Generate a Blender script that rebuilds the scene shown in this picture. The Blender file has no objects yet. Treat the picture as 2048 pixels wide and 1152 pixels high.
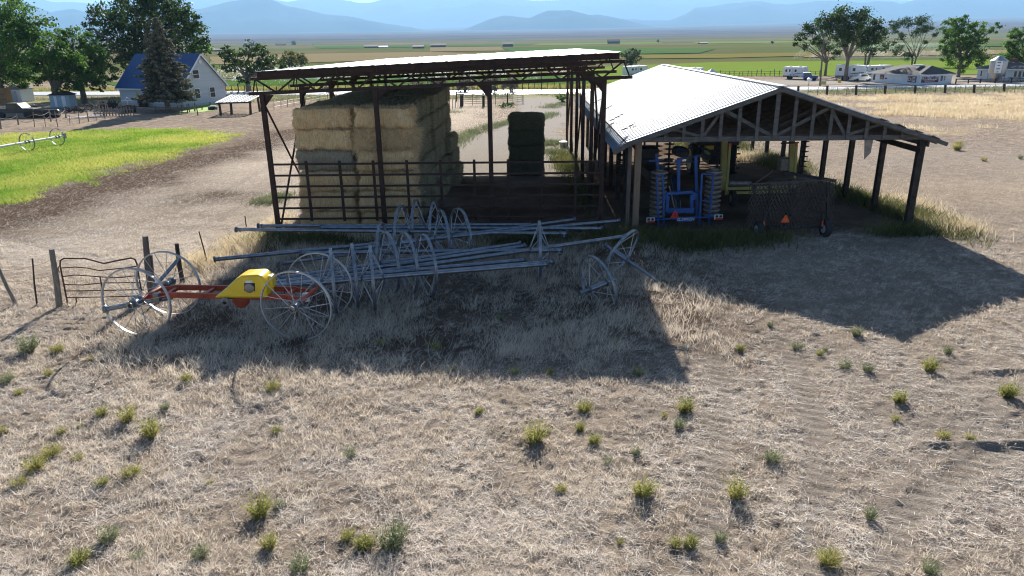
import bpy, math, random
import numpy as np
from mathutils import Vector, Matrix
random.seed(7)
rs = np.random.RandomState(11)
S = bpy.context.scene
C = S.collection
R = math.radians

# ------------------------------------------------------------------ camera
F, PIT, ROLL, H = 1420.0, R(19.25), R(0.77), 7.4
cp, sp, ca, sa = math.cos(PIT), math.sin(PIT), math.cos(ROLL), math.sin(ROLL)
fw = Vector((0, cp, -sp)); r0 = Vector((1, 0, 0)); u0 = Vector((0, sp, cp))
rt = ca * r0 - sa * u0; up = sa * r0 + ca * u0
cam = bpy.data.objects.new('camera', bpy.data.cameras.new('camera'))
C.objects.link(cam)
cam.matrix_world = Matrix(((rt.x, up.x, -fw.x, 0), (rt.y, up.y, -fw.y, 0), (rt.z, up.z, -fw.z, H), (0, 0, 0, 1)))
cam.data.sensor_width = 36; cam.data.lens = 36 * F / 2048
cam.data.clip_end = 90000; cam.data.clip_start = .1
S.camera = cam

def ray(x, y):
    return fw + rt * ((x - 1024) / F) + up * ((576 - y) / F)
def G(x, y, z=0.0):            # survey: point of the site at height z
    d = ray(x, y); t = (z - H) / d.z
    return Vector((d.x * t, d.y * t, z))
def AY(x, y, Y):               # survey: point of the site at distance Y
    d = ray(x, y); t = Y / d.y
    return Vector((d.x * t, Y, H + d.z * t))
def pjx(p):
    v = p - Vector((0, 0, H)); return 1024 + F * v.dot(rt) / v.dot(fw)

# ------------------------------------------------------------------ noise
def vn(x, y, s=0):
    xi = np.floor(x).astype(np.int64); yi = np.floor(y).astype(np.int64)
    fx = x - xi; fy = y - yi
    fx = fx * fx * (3 - 2 * fx); fy = fy * fy * (3 - 2 * fy)
    def h(a, b):
        n = (a * 374761393 + b * 668265263 + s * 1442695041) & 0x7fffffff
        n = ((n ^ (n >> 13)) * 1274126177) & 0x7fffffff
        n = (n ^ (n >> 16)) & 0xffff
        return n / 65535.0
    a = h(xi, yi); b = h(xi + 1, yi); c = h(xi, yi + 1); d = h(xi + 1, yi + 1)
    return (a * (1 - fx) + b * fx) * (1 - fy) + (c * (1 - fx) + d * fx) * fy
def fbm(x, y, o=4, s=0):
    t = 0; a = .5; n = 0
    for i in range(o):
        t = t + a * vn(x, y, s + i * 17); n += a; x = x * 2.03 + 3.1; y = y * 2.03 - 1.7; a *= .5
    return t / n
def sstep(a, b, x):
    t = np.clip((x - a) / (b - a), 0, 1); return t * t * (3 - 2 * t)

# ------------------------------------------------------------------ materials
def nd(nt, t, **k):
    n = nt.nodes.new(t)
    for a, b in k.items(): setattr(n, a, b)
    return n
MATS = {}
def M(name, c1, c2=None, scale=3., rough=.8, metal=0., bump=0., bscale=None, stretch=(1, 1, 1), spec=.5, trans=0.,
      attr=None, c3=None, lo=.35, hi=.65, emit=0, transm=0, coat=0):
    m = bpy.data.materials.new(name); m.use_nodes = True; nt = m.node_tree
    b = nt.nodes['Principled BSDF']; out = nt.nodes['Material Output']
    b.inputs['Roughness'].default_value = rough; b.inputs['Metallic'].default_value = metal
    b.inputs['Specular IOR Level'].default_value = spec
    b.inputs['Transmission Weight'].default_value = transm
    b.inputs['Coat Weight'].default_value = coat
    L = nt.links
    col = None
    tc = nd(nt, 'ShaderNodeTexCoord'); mp = nd(nt, 'ShaderNodeMapping')
    mp.inputs['Scale'].default_value = stretch
    L.new(tc.outputs['Object'], mp.inputs['Vector'])
    oi = nd(nt, 'ShaderNodeObjectInfo')
    sc = nd(nt, 'ShaderNodeVectorMath', operation='SCALE'); sc.inputs['Scale'].default_value = 9.7
    cx = nd(nt, 'ShaderNodeCombineXYZ')
    L.new(oi.outputs['Random'], cx.inputs[0]); L.new(oi.outputs['Random'], cx.inputs[2]); L.new(cx.outputs[0], sc.inputs[0])
    ad = nd(nt, 'ShaderNodeVectorMath', operation='ADD')
    L.new(mp.outputs[0], ad.inputs[0]); L.new(sc.outputs[0], ad.inputs[1])
    vec = ad.outputs[0]
    if c2 is not None:
        n = nd(nt, 'ShaderNodeTexNoise'); n.inputs['Scale'].default_value = scale; n.inputs['Detail'].default_value = 7
        n.inputs['Roughness'].default_value = .62
        L.new(vec, n.inputs['Vector'])
        mr = nd(nt, 'ShaderNodeMapRange'); mr.inputs[1].default_value = lo; mr.inputs[2].default_value = hi
        L.new(n.outputs[0], mr.inputs[0])
        mx = nd(nt, 'ShaderNodeMix', data_type='RGBA')
        mx.inputs[6].default_value = (*c1, 1); mx.inputs[7].default_value = (*c2, 1)
        L.new(mr.outputs[0], mx.inputs[0]); col = mx.outputs[2]
    else:
        rg = nd(nt, 'ShaderNodeRGB'); rg.outputs[0].default_value = (*c1, 1); col = rg.outputs[0]
    if attr:
        at = nd(nt, 'ShaderNodeAttribute'); at.attribute_name = attr
        m2 = nd(nt, 'ShaderNodeMix', data_type='RGBA')
        L.new(at.outputs['Fac'], m2.inputs[0]); L.new(col, m2.inputs[6]); m2.inputs[7].default_value = (*c3, 1)
        col = m2.outputs[2]
    L.new(col, b.inputs['Base Color'])
    if emit:
        L.new(col, b.inputs['Emission Color']); b.inputs['Emission Strength'].default_value = emit
    if bump:
        n2 = nd(nt, 'ShaderNodeTexNoise'); n2.inputs['Scale'].default_value = bscale or scale * 3; n2.inputs['Detail'].default_value = 5
        L.new(vec, n2.inputs['Vector'])
        bp = nd(nt, 'ShaderNodeBump'); bp.inputs['Strength'].default_value = bump; bp.inputs['Distance'].default_value = .05
        L.new(n2.outputs[0], bp.inputs['Height']); L.new(bp.outputs[0], b.inputs['Normal'])
    if trans:
        t = nd(nt, 'ShaderNodeBsdfTranslucent'); mxs = nd(nt, 'ShaderNodeMixShader'); mxs.inputs[0].default_value = trans
        L.new(col, t.inputs[0]); L.new(b.outputs[0], mxs.inputs[1]); L.new(t.outputs[0], mxs.inputs[2])
        L.new(mxs.outputs[0], out.inputs[0])
    MATS[name] = m
    return m

rust = M('rusty_steel', (.032, .018, .015), (.065, .034, .026), 4, .75, .2, .2)
galv = M('galvanised_roof', (.52, .53, .55), (.62, .63, .64), .6, .5, 0., .03, 2, spec=.25)
eavesky = M('sky_tinted_eave_metal', (.16, .21, .27), (.2, .26, .33), 1, .45, .6)  # metal roof strip; the dark blue sky reflection put into its colour
alum = M('weathered_aluminium', (.18, .21, .25), (.31, .34, .38), 5, .38, .85, .1)
alumw = M('aluminium_wheel', (.20, .225, .26), (.34, .365, .40), 6, .5, .75, .1)
wood = M('weathered_timber', (.10, .08, .068), (.19, .155, .13), 3, .9, 0, .4, 12, (6, 6, .7))
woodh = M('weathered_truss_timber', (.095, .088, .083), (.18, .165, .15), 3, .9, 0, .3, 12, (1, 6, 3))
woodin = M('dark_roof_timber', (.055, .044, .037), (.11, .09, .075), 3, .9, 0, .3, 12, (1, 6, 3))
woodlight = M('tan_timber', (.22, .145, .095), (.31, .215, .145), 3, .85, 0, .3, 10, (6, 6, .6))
woodgrey = M('grey_fence_wood', (.16, .14, .12), (.30, .26, .22), 4, .95, 0, .5, 14, (5, 5, .7))
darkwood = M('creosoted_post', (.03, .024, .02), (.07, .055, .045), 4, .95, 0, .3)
straw = M('straw_bale', (.52, .32, .14), (.90, .63, .32), 7, .95, 0, .7, 14, (2.6, 2.6, .55), attr='tint', c3=(.95, .76, .47))
hay = M('alfalfa_bale', (.19, .17, .10), (.37, .33, .20), 7, .95, 0, .9, 16, (1, 1, 2), attr='tint', c3=(.52, .46, .29))
oldstraw = M('weathered_straw_bale', (.22, .18, .12), (.40, .34, .24), 7, .95, 0, .8, 14, (2.6, 2.6, .55), attr='tint', c3=(.5, .43, .3))
hayband = M('green_hay_bale', (.058, .063, .038), (.125, .127, .075), 9, .95, 0, .9, 16, (1, 1, 2), attr='tint', c3=(.16, .17, .10))
blue = M('blue_paint', (.018, .08, .29), (.028, .12, .38), 5, .42, 0, .05)
bluedark = M('dusty_blue_paint', (.025, .07, .17), (.05, .11, .22), 5, .6)
ylw = M('yellow_cover', (.80, .52, .01), (.86, .60, .015), 4, .35, 0, .03, coat=.3)
ylwold = M('old_yellow_paint', (.42, .36, .10), (.55, .48, .16), 4, .6, 0, .1)
ylwdeep = M('deep_yellow_paint', (.60, .36, .02), (.7, .45, .03), 4, .5)
red = M('red_frame_paint', (.30, .045, .02), (.42, .07, .03), 5, .55, 0, .1)
orange = M('orange_paint', (.60, .10, .03), (.7, .14, .04), 4, .5)
smvred = M('reflector_red', (.75, .05, .03), (.8, .07, .04), 4, .4)
smvor = M('reflector_orange', (.9, .12, .03), None, 1, .4)
white = M('white_paint', (.72, .73, .74), (.80, .80, .80), 2, .6)
whitepl = M('white_plastic', (.8, .8, .78), None, 1, .5)
black = M('black_metal', (.015, .015, .016), (.04, .037, .035), 5, .6)
rubber = M('rubber', (.018, .018, .019), (.035, .034, .033), 6, .85, 0, .3)
steel = M('dull_steel', (.20, .19, .18), (.32, .30, .28), 6, .5, .8, .1)
discm = M('worn_disc_steel', (.20, .18, .155), (.34, .30, .26), 6, .6, .4, .1)
chain = M('rusty_chain', (.09, .068, .054), (.17, .135, .11), 8, .7, .4)
gatem = M('rusty_gate_pipe', (.07, .035, .025), (.13, .065, .045), 5, .7, .3)
glass = M('window_glass', (.03, .035, .04), None, 1, .08, 0, spec=.8)
sidingm = M('pale_blue_siding', (.46, .52, .56), (.54, .60, .64), .8, .7, 0, .25, 6, (.05, .05, 5))
shopm = M('white_siding', (.70, .73, .76), (.78, .80, .82), .8, .7, 0, .1)
shingle = M('grey_shingle', (.055, .052, .052), (.11, .105, .10), 2.5, .9, 0, .4, 12)
bluro = M('blue_metal_roof', (.02, .065, .21), (.03, .085, .25), 2, .45, .1)
maroon = M('maroon_sign', (.16, .02, .02), (.2, .03, .03), 3, .6)
bark = M('tree_bark', (.11, .09, .07), (.23, .19, .15), 3, .95, 0, .7, 9, (2, 2, .5))
leafd = M('dark_foliage', (.016, .034, .010), (.040, .075, .018), .9, .6, 0, 0, trans=.30, attr='tint', c3=(.09, .165, .03), spec=.25)
leafg = M('green_foliage', (.036, .085, .016), (.075, .155, .026), .9, .6, 0, 0, trans=.45, attr='tint', c3=(.16, .30, .04), spec=.25)
leafy = M('yellowing_foliage', (.075, .10, .035), (.12, .14, .045), .9, .65, 0, 0, trans=.35, attr='tint', c3=(.26, .23, .05), spec=.2)
leafs = M('grey_green_foliage', (.06, .08, .05), (.10, .12, .08), .9, .7, 0, 0, trans=.25, attr='tint', c3=(.15, .17, .11), spec=.2)
needle = M('spruce_needles', (.068, .08, .055), (.13, .135, .095), 2, .7, 0, 0, trans=.2, attr='tint', c3=(.24, .23, .165), spec=.2)
brush = M('bare_brush', (.12, .10, .085), (.22, .19, .16), 3, .9, trans=.2, attr='tint', c3=(.17, .18, .10))
weedm = M('weed_green', (.13, .16, .035), (.235, .265, .06), 5, .7, 0, 0, trans=.4, attr='tint', c3=(.46, .40, .15), spec=.2)
sagem = M('sage_green', (.13, .17, .08), (.22, .27, .13), 3, .8, 0, 0, trans=.25, attr='tint', c3=(.30, .30, .18), spec=.2)
drym = M('dry_grass', (.45, .365, .275), (.67, .565, .445), 1.2, .75, 0, 0, trans=.42, attr='tint', c3=(.88, .80, .69), spec=.15)
litterm = M('straw_litter', (.54, .45, .365), (.78, .68, .58), .8, .7, 0, 0, trans=.25, attr='tint', c3=(.94, .88, .81), spec=.2)
goldm = M('golden_grass', (.46, .36, .21), (.62, .50, .32), .3, .75, 0, 0, trans=.4, attr='tint', c3=(.80, .71, .54), spec=.15)
lawnm = M('lawn_grass', (.08, .24, .02), (.19, .36, .03), .45, .7, 0, 0, trans=.45, attr='tint', c3=(.60, .56, .16), spec=.15)
greenw = M('dark_green_weeds', (.045, .065, .025), (.085, .105, .042), .7, .7, 0, 0, trans=.35, attr='tint', c3=(.22, .21, .08), spec=.2)
spraym = M('water_spray', (.85, .88, .9), None, 1, .9, trans=.5)
asphalt = M('old_asphalt', (.42, .42, .42), (.52, .515, .51), 1.5, .42, 0, .15, 30, spec=.7)
tent = M('tent_canvas', (.62, .66, .72), (.7, .73, .78), 2, .7)
silom = M('silo_steel', (.34, .36, .38), (.44, .46, .48), 2, .45, .8, .1, 20, (1, 1, 6))
carblue = M('blue_car_paint', (.01, .07, .28), None, 1, .25, .2, coat=.5)
carwhite = M('white_car_paint', (.75, .76, .77), None, 1, .25, coat=.5)
rvgrey = M('rv_grey_trim', (.12, .125, .13), (.2, .2, .2), 3, .5)
tailred = M('tail_lamp_red', (.5, .02, .02), None, 1, .25)

# ------------------------------------------------------------------ mesh building
def link(o, parent=None):
    C.objects.link(o)
    if parent: o.parent = parent
    return o
class MB:
    def __init__(s): s.v = []; s.f = []
    def add(s, vs, fs):
        n = len(s.v); s.v += [tuple(p) for p in vs]; s.f += [tuple(i + n for i in q) for q in fs]; return s
    def box(s, c, d, rot=None):
        hx, hy, hz = d[0] / 2, d[1] / 2, d[2] / 2
        P = [Vector((x * hx, y * hy, z * hz)) for z in (-1, 1) for y in (-1, 1) for x in (-1, 1)]
        if rot is not None: P = [rot @ p for p in P]
        c = Vector(c)
        return s.add([p + c for p in P], [(0, 2, 3, 1), (4, 5, 7, 6), (0, 1, 5, 4), (2, 6, 7, 3), (0, 4, 6, 2), (1, 3, 7, 5)])
    def beam(s, p, q, w, h, upv=(0, 0, 1)):
        p = Vector(p); q = Vector(q); d = (q - p).normalized(); u = Vector(upv)
        if abs(d.dot(u)) > .98: u = Vector((0, 1, 0))
        a = d.cross(u).normalized(); b = a.cross(d)
        o = [a * (w / 2 * i) + b * (h / 2 * j) for i, j in ((-1, -1), (1, -1), (1, 1), (-1, 1))]
        return s.add([p + e for e in o] + [q + e for e in o], [(0, 1, 2, 3)[::-1], (4, 5, 6, 7), (0, 1, 5, 4), (1, 2, 6, 5), (2, 3, 7, 6), (3, 0, 4, 7)])
    def path(s, pts, rad, n=8, cap=True):
        pts = [Vector(p) for p in pts]
        if not hasattr(rad, '__len__'): rad = [rad] * len(pts)
        n0 = len(s.v); a = None
        for i, p in enumerate(pts):
            d = (pts[min(i + 1, len(pts) - 1)] - pts[max(i - 1, 0)]).normalized()
            if a is None:
                a = d.cross(Vector((0, 0, 1)))
                if a.length < .05: a = d.cross(Vector((0, 1, 0)))
            a = (a - d * a.dot(d)).normalized(); b = d.cross(a)
            for k in range(n):
                t = 2 * math.pi * k / n
                s.v.append(tuple(p + (a * math.cos(t) + b * math.sin(t)) * rad[i]))
        for i in range(len(pts) - 1):
            for k in range(n):
                k2 = (k + 1) % n
                s.f.append((n0 + i * n + k, n0 + i * n + k2, n0 + (i + 1) * n + k2, n0 + (i + 1) * n + k))
        if cap:
            s.f.append(tuple(n0 + k for k in range(n))[::-1]); s.f.append(tuple(n0 + (len(pts) - 1) * n + k for k in range(n)))
        return s
    def tube(s, p, q, r, n=8, r2=None): return s.path([p, q], [r, r if r2 is None else r2], n)
    def lathe(s, c, ax, prof, n=24):          # prof: (along axis, radius)
        c = Vector(c); ax = Vector(ax).normalized(); a = ax.cross(Vector((0, 0, 1)))
        if a.length < .05: a = ax.cross(Vector((0, 1, 0)))
        a.normalize(); b = ax.cross(a); n0 = len(s.v)
        for h, r in prof:
            for k in range(n):
                t = 2 * math.pi * k / n; s.v.append(tuple(c + ax * h + (a * math.cos(t) + b * math.sin(t)) * r))
        for i in range(len(prof) - 1):
            for k in range(n):
                k2 = (k + 1) % n; s.f.append((n0 + i * n + k, n0 + i * n + k2, n0 + (i + 1) * n + k2, n0 + (i + 1) * n + k))
        return s
    def ring(s, c, ax, R_, w, t, n=32, a0=0, a1=2 * math.pi):
        c = Vector(c); ax = Vector(ax).normalized(); a = ax.cross(Vector((0, 0, 1)))
        if a.length < .05: a = ax.cross(Vector((0, 1, 0)))
        a.normalize(); b = ax.cross(a); n0 = len(s.v)
        prof = [(-w / 2, R_ - t), (-w / 2, R_ + t * .3), (-w / 4, R_ - t * .2), (0, R_ + t * .3), (w / 4, R_ - t * .2), (w / 2, R_ + t * .3), (w / 2, R_ - t)]
        full = abs(a1 - a0 - 2 * math.pi) < 1e-6; m = n if full else n + 1; L = len(prof)
        for k in range(m):
            th = a0 + (a1 - a0) * k / n
            for h, r in prof: s.v.append(tuple(c + ax * h + (a * math.cos(th) + b * math.sin(th)) * r))
        for k in range(n):
            k2 = (k + 1) % m
            for j in range(L):
                j2 = (j + 1) % L; s.f.append((n0 + k * L + j, n0 + k2 * L + j, n0 + k2 * L + j2, n0 + k * L + j2))
        return s
    def prism(s, poly, d):                     # closed polygon pushed along d
        poly = [Vector(p) for p in poly]; d = Vector(d); n = len(poly)
        return s.add(poly + [p + d for p in poly], [tuple(range(n))[::-1], tuple(range(n, 2 * n))] + [(i, (i + 1) % n, n + (i + 1) % n, n + i) for i in range(n)])
    def build(s, name, mat, parent=None, off=None, smooth=False, bevel=0):
        me = bpy.data.meshes.new(name)
        v = s.v if off is None else [(a - off[0], b - off[1], c - off[2]) for a, b, c in s.v]
        me.from_pydata(v, [], s.f); me.materials.append(mat); me.update()
        if smooth:
            me.polygons.foreach_set('use_smooth', [True] * len(me.polygons))
            try: me.set_sharp_from_angle(angle=R(40))
            except Exception: pass
        o = bpy.data.objects.new(name, me); link(o, parent)
        if bevel:
            m = o.modifiers.new('bevel', 'BEVEL'); m.width = bevel; m.segments = 2; m.limit_method = 'ANGLE'
        return o
def tag(o, label, cat, group=None):
    o['label'] = label; o['category'] = cat
    if group: o['group'] = group
    return o
def thing(name, label, cat, loc=(0, 0, 0), rz=0, group=None):
    o = bpy.data.objects.new(name, None); link(o); o.location = loc; o.rotation_euler = (0, 0, rz); o.empty_display_size = .3
    return tag(o, label, cat, group)
def kind(o, k): o['kind'] = k; return o
def copy_tree(o, parent=None):
    c = o.copy(); link(c, parent)
    for ch in [x for x in list(bpy.data.objects) if x.parent == o]: copy_tree(ch, c)
    return c
def npmesh(name, v, f, mat, tint=None, smooth=False, parent=None):
    me = bpy.data.meshes.new(name); v = np.asarray(v, np.float32); f = np.asarray(f, np.int32)
    me.vertices.add(len(v)); me.vertices.foreach_set('co', v.ravel())
    k = f.shape[1]; me.loops.add(f.size); me.loops.foreach_set('vertex_index', f.ravel())
    me.polygons.add(len(f)); me.polygons.foreach_set('loop_start', np.arange(0, f.size, k, dtype=np.int32))
    try: me.polygons.foreach_set('loop_total', np.full(len(f), k, np.int32))
    except Exception: pass
    if smooth: me.polygons.foreach_set('use_smooth', np.ones(len(f), bool))
    me.materials.append(mat)
    if tint is not None:
        a = me.attributes.new('tint', 'FLOAT', 'POINT'); a.data.foreach_set('value', np.asarray(tint, np.float32))
    me.update(calc_edges=True); me.validate()
    o = bpy.data.objects.new(name, me); link(o, parent); return o
def blades(base, yaw, lean, ln, w, tint, bend=.35):
    """tapered two-segment blades; base Nx3"""
    n = len(base); d = np.stack([np.cos(yaw), np.sin(yaw)], 1); sd = np.stack([-np.sin(yaw + .9), np.cos(yaw + .9)], 1)
    l1 = lean; l2 = lean + bend
    m = base.copy(); m[:, :2] += d * (np.sin(l1) * ln * .55)[:, None]; m[:, 2] += np.cos(l1) * ln * .55
    t = m.copy(); t[:, :2] += d * (np.sin(l2) * ln * .45)[:, None]; t[:, 2] += np.cos(l2) * ln * .45
    s3 = np.zeros((n, 3)); s3[:, :2] = sd
    W = w[:, None]
    v = np.stack([base - s3 * W * .5, base + s3 * W * .5, m + s3 * W * .42, m - s3 * W * .42, t + s3 * W * .1, t - s3 * W * .1], 1).reshape(-1, 3)
    i = np.arange(n)[:, None] * 6
    f = np.stack([i + [0, 1, 2, 3], i + [3, 2, 4, 5]], 1).reshape(-1, 4)
    return v, f, np.repeat(tint, 6)
def cards(cen, size, tint, flat=0.):
    n = len(cen); a = rs.normal(size=(n, 3)); a[:, 2] *= (1 - flat); a /= np.linalg.norm(a, axis=1)[:, None]
    b = rs.normal(size=(n, 3)); b -= a * (a * b).sum(1)[:, None]; b /= np.linalg.norm(b, axis=1)[:, None]
    S_ = size[:, None]
    v = np.stack([cen - a * S_ * .5, cen + b * S_ * .32, cen + a * S_ * .5, cen - b * S_ * .32], 1).reshape(-1, 3)
    f = np.arange(n * 4).reshape(-1, 4)
    return v, f, np.repeat(tint, 4)

exec_parts = []
# ------------------------------------------------------------------ light
SUN_EL, SUN_AZ = R(27.4), R(0.9)
w = bpy.data.worlds.new('World'); S.world = w; w.use_nodes = True
nt = w.node_tree; bg = nt.nodes['Background']
sky = nd(nt, 'ShaderNodeTexSky', sky_type='NISHITA'); sky.sun_disc = False
sky.sun_elevation = SUN_EL; sky.sun_rotation = SUN_AZ; sky.altitude = 1700; sky.dust_density = 2.2; sky.air_density = .65
nt.links.new(sky.outputs[0], bg.inputs[0]); bg.inputs[1].default_value = .05
sun = bpy.data.objects.new('sun', bpy.data.lights.new('sun', 'SUN')); link(sun)
sun.data.energy = 5.0; sun.data.angle = R(.5); sun.data.color = (1, .95, .87)
sd = Vector((math.sin(SUN_AZ) * math.cos(SUN_EL), math.cos(SUN_AZ) * math.cos(SUN_EL), math.sin(SUN_EL)))
sun.rotation_euler = sd.to_track_quat('Z', 'Y').to_euler()
sun.location = (0, 60, 60)
S.view_settings.view_transform = 'Standard'; S.view_settings.look = 'None'; S.view_settings.exposure = 1.55
S.render.engine = 'CYCLES'
try:
    S.cycles.use_denoising = True; S.cycles.denoiser = 'OPENIMAGEDENOISE'
    S.cycles.pixel_filter_type = 'BLACKMAN_HARRIS'; S.cycles.filter_width = 1.1
    S.cycles.max_bounces = 6; S.cycles.diffuse_bounces = 3; S.cycles.glossy_bounces = 3
    S.cycles.transmission_bounces = 4; S.cycles.volume_bounces = 0; S.cycles.sample_clamp_indirect = 6
except Exception: pass

# ------------------------------------------------------------------ ground
def seglines(segs):
    out = []
    for a, b, st in segs: out += list(np.arange(a, b - 1e-6, st))
    return np.array(out + [segs[-1][1]])
gy = np.concatenate([[-600, -300, -150, -80, -40, -20, -10, -4], seglines([(0, 6, .5), (6, 18, .05), (18, 30, .09), (30, 72, .33), (72, 130, 1.0)]), 130 * np.power(1.062, np.arange(1, 90))])
gx = seglines([(-62, -26, .5), (-26, -14.5, .13), (-14.5, 14.5, .06), (14.5, 27, .13), (27, 75, .6)])
ex = 75 * np.power(1.075, np.arange(1, 80))
gx = np.concatenate([-(ex[::-1]) + 13, gx, ex])
GX, GY = np.meshgrid(gx, gy)
def plain(x, y):
    d = np.hypot(x, y); t = np.clip((d - 1500) / 7500, 0, None)
    return 128 * np.power(t, 1.25) * (1 + .12 * np.clip(x / np.maximum(d, 1), -1, 1)) * (.9 + .2 * vn(x / 2200, y / 2200, 5))
def relief(x, y):
    near = sstep(40, 26, y) * sstep(-40, 2, y)
    mid = sstep(90, 60, y)
    z = (fbm(x * .9, y * .9, 3, 3) - .5) * .09 + (fbm(x * 5, y * 5, 2, 9) - .5) * .05
    rough = sstep(2, 6, x) * sstep(19, 14, y)
    cl = vn(x * 6.3, y * 7.1, 33); z = z + (np.abs(cl - .5) * (-.10 + .05 * rough) + vn(x * 14, y * 14, 35) * .035) * sstep(30, 22, y) * sstep(-30, -18, x)
    z = z + (fbm(x * 3.2 + y * 1.5, y * 4.5, 2, 21) - .5) * .05 * rough
    z = z * (near * .85 + .15) + (fbm(x * .25, y * .25, 3, 4) - .5) * .14 * mid * (1 - .6 * sstep(24, 27, y))
    # wheel-turned ridge of soil at the right edge
    tk_ = m_track(x, y) * sstep(70, 40, y); z = z * (1 - .6 * tk_) - .015 * tk_ + .012 * tk_ * np.sin((x * .5 + y) * 21)
    rd = np.exp(-((y - 11.75) / .11) ** 2) * sstep(7.4, 8.0, x) * .10 + np.exp(-((y - 14.85) / .10) ** 2) * sstep(10.4, 10.9, x) * .07
    return z * sstep(140, 90, y) + rd
def seg_d(x, y, pts):
    best = np.full(np.shape(x), 1e9)
    for (ax, ay), (bx, by) in zip(pts[:-1], pts[1:]):
        dx, dy = bx - ax, by - ay
        t = np.clip(((x - ax) * dx + (y - ay) * dy) / (dx * dx + dy * dy), 0, 1)
        best = np.minimum(best, np.hypot(x - ax - t * dx, y - ay - t * dy))
    return best
def m_lawn(x, y):
    wob = (fbm(x * .6, y * .5, 5, 31) - .5) * 4.0 + (vn(x * 2.2, y * 2.2, 37) - .5) * 1.6
    edge = np.interp(y, [28, 35, 44, 51, 58, 62, 64], [-27, -25.6, -25.2, -24.6, -23.0, -23.6, -27])
    top = np.interp(x, [-60, -46, -34, -28, -24], [63, 64.6, 67.6, 66, 62])
    return sstep(-1.3, 1.3, np.minimum(edge - x, top - y) + wob)
def m_soil_shade(x, y):
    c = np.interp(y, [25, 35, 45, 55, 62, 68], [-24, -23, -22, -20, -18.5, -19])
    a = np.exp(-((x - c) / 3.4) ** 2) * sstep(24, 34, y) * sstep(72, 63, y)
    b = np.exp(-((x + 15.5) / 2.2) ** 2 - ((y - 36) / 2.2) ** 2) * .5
    yard = .75 * sstep(3.6, 4.6, x) * sstep(17, 15.6, x) * sstep(26.5, 28.5, y) * sstep(55, 52, y) + .8 * sstep(-9.6, -8.6, x) * sstep(4.2, 3.2, x) * sstep(27.3, 28.3, y) * sstep(42.5, 40, y)  # dirt floors of the sheds, with the roof shade darkened in
    yard = yard + .75 * sstep(-12.5, -9.5, x) * sstep(9, 4, x) * sstep(14.4, 17, y) * sstep(28.3, 27.5, y)  # shade around the pipe stack, painted in as darker ground
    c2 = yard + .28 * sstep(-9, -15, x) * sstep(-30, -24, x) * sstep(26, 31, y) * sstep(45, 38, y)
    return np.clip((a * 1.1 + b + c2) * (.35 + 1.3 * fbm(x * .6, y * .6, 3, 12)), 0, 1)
def m_gravel(x, y):
    d = seg_d(x, y, [(0.2, 56), (2.6, 68), (4.2, 84), (3.0, 106)])
    drive = sstep(3.4, 2.2, d + (vn(x * .8, y * .8, 8) - .5) * 1.2)
    yard = sstep(1.15, .85, np.hypot((x - .2) / 6.2, (y - 50) / 11) + (fbm(x * .5, y * .5, 3, 2) - .5) * .4)
    park = sstep(118, 121, y) * sstep(137, 131, y + (vn(x * .2, y * .2, 6) - .5) * 6) * sstep(26, 34, x) * sstep(110, 98, x)
    park2 = sstep(85.5, 87, y) * sstep(106, 104, y) * sstep(-42, -50, x) * .35
    return np.clip(np.maximum(np.maximum(drive, yard * .9), np.maximum(park, park2)), 0, 1)
def m_straw(x, y):
    a = sstep(-23, -16, x) * sstep(0, -6, x) * sstep(20, 27, y) * .9
    b = sstep(60, 25, y) * .35
    return np.clip((a + b) * (.3 + 1.4 * fbm(x * .35, y * .35, 4, 41)), 0, 1)
TRK = [[G(*p)[:2] for p in q] for q in ([(1395, 1200), (1425, 1000), (1442, 860), (1440, 770), (1405, 690)], [(1640, 1200), (1640, 1000), (1632, 860), (1610, 770), (1560, 680)], [(2200, 850), (2000, 905), (1880, 970), (1790, 1060), (1745, 1200)], [(-60, 420), (200, 470), (420, 400), (540, 330)], [(-60, 460), (200, 520), (440, 440), (560, 360)])]
def m_track(x, y):
    d = np.full(np.shape(x), 9.)
    for q in TRK: d = np.minimum(d, seg_d(x, y, q))
    return sstep(.34, .16, d)
def m_bare(x, y):
    b = sstep(4, 9, x) * sstep(21, 12, y) * .75 + sstep(13, 17, x) * sstep(34, 44, y) * sstep(58, 48, y + (x - 20) * .25) * .6
    return np.clip(b * (.2 + 1.6 * fbm(x * .5, y * .5, 4, 51)) + m_track(x, y) * (.5 + .5 * fbm(x * 2, y * 2, 3, 71)), 0, 1)
def m_gold(x, y):
    e = np.hypot((x - 58) / 27, (y - 77) / 17) + (fbm(x * .12, y * .12, 3, 61) - .5) * 1.3
    return sstep(1.0, .55, e + (fbm(x * .35, y * .35, 3, 66) - .5) * 1.1) * sstep(30, 36, x) * sstep(97, 92, y)
def m_verge(x, y):
    return sstep(112, 116, y) * sstep(135, 118, y) * .6 * (x < 28) + sstep(98, 101, y) * sstep(112, 106, y) * .6
GZ = relief(GX, GY) + plain(GX, GY)
E_ = GX.ravel(), GY.ravel()
ny_, nx_ = GX.shape
idx = np.arange(ny_ * nx_).reshape(ny_, nx_)
gf = np.stack([idx[:-1, :-1], idx[:-1, 1:], idx[1:, 1:], idx[1:, :-1]], -1).reshape(-1, 4)

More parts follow.
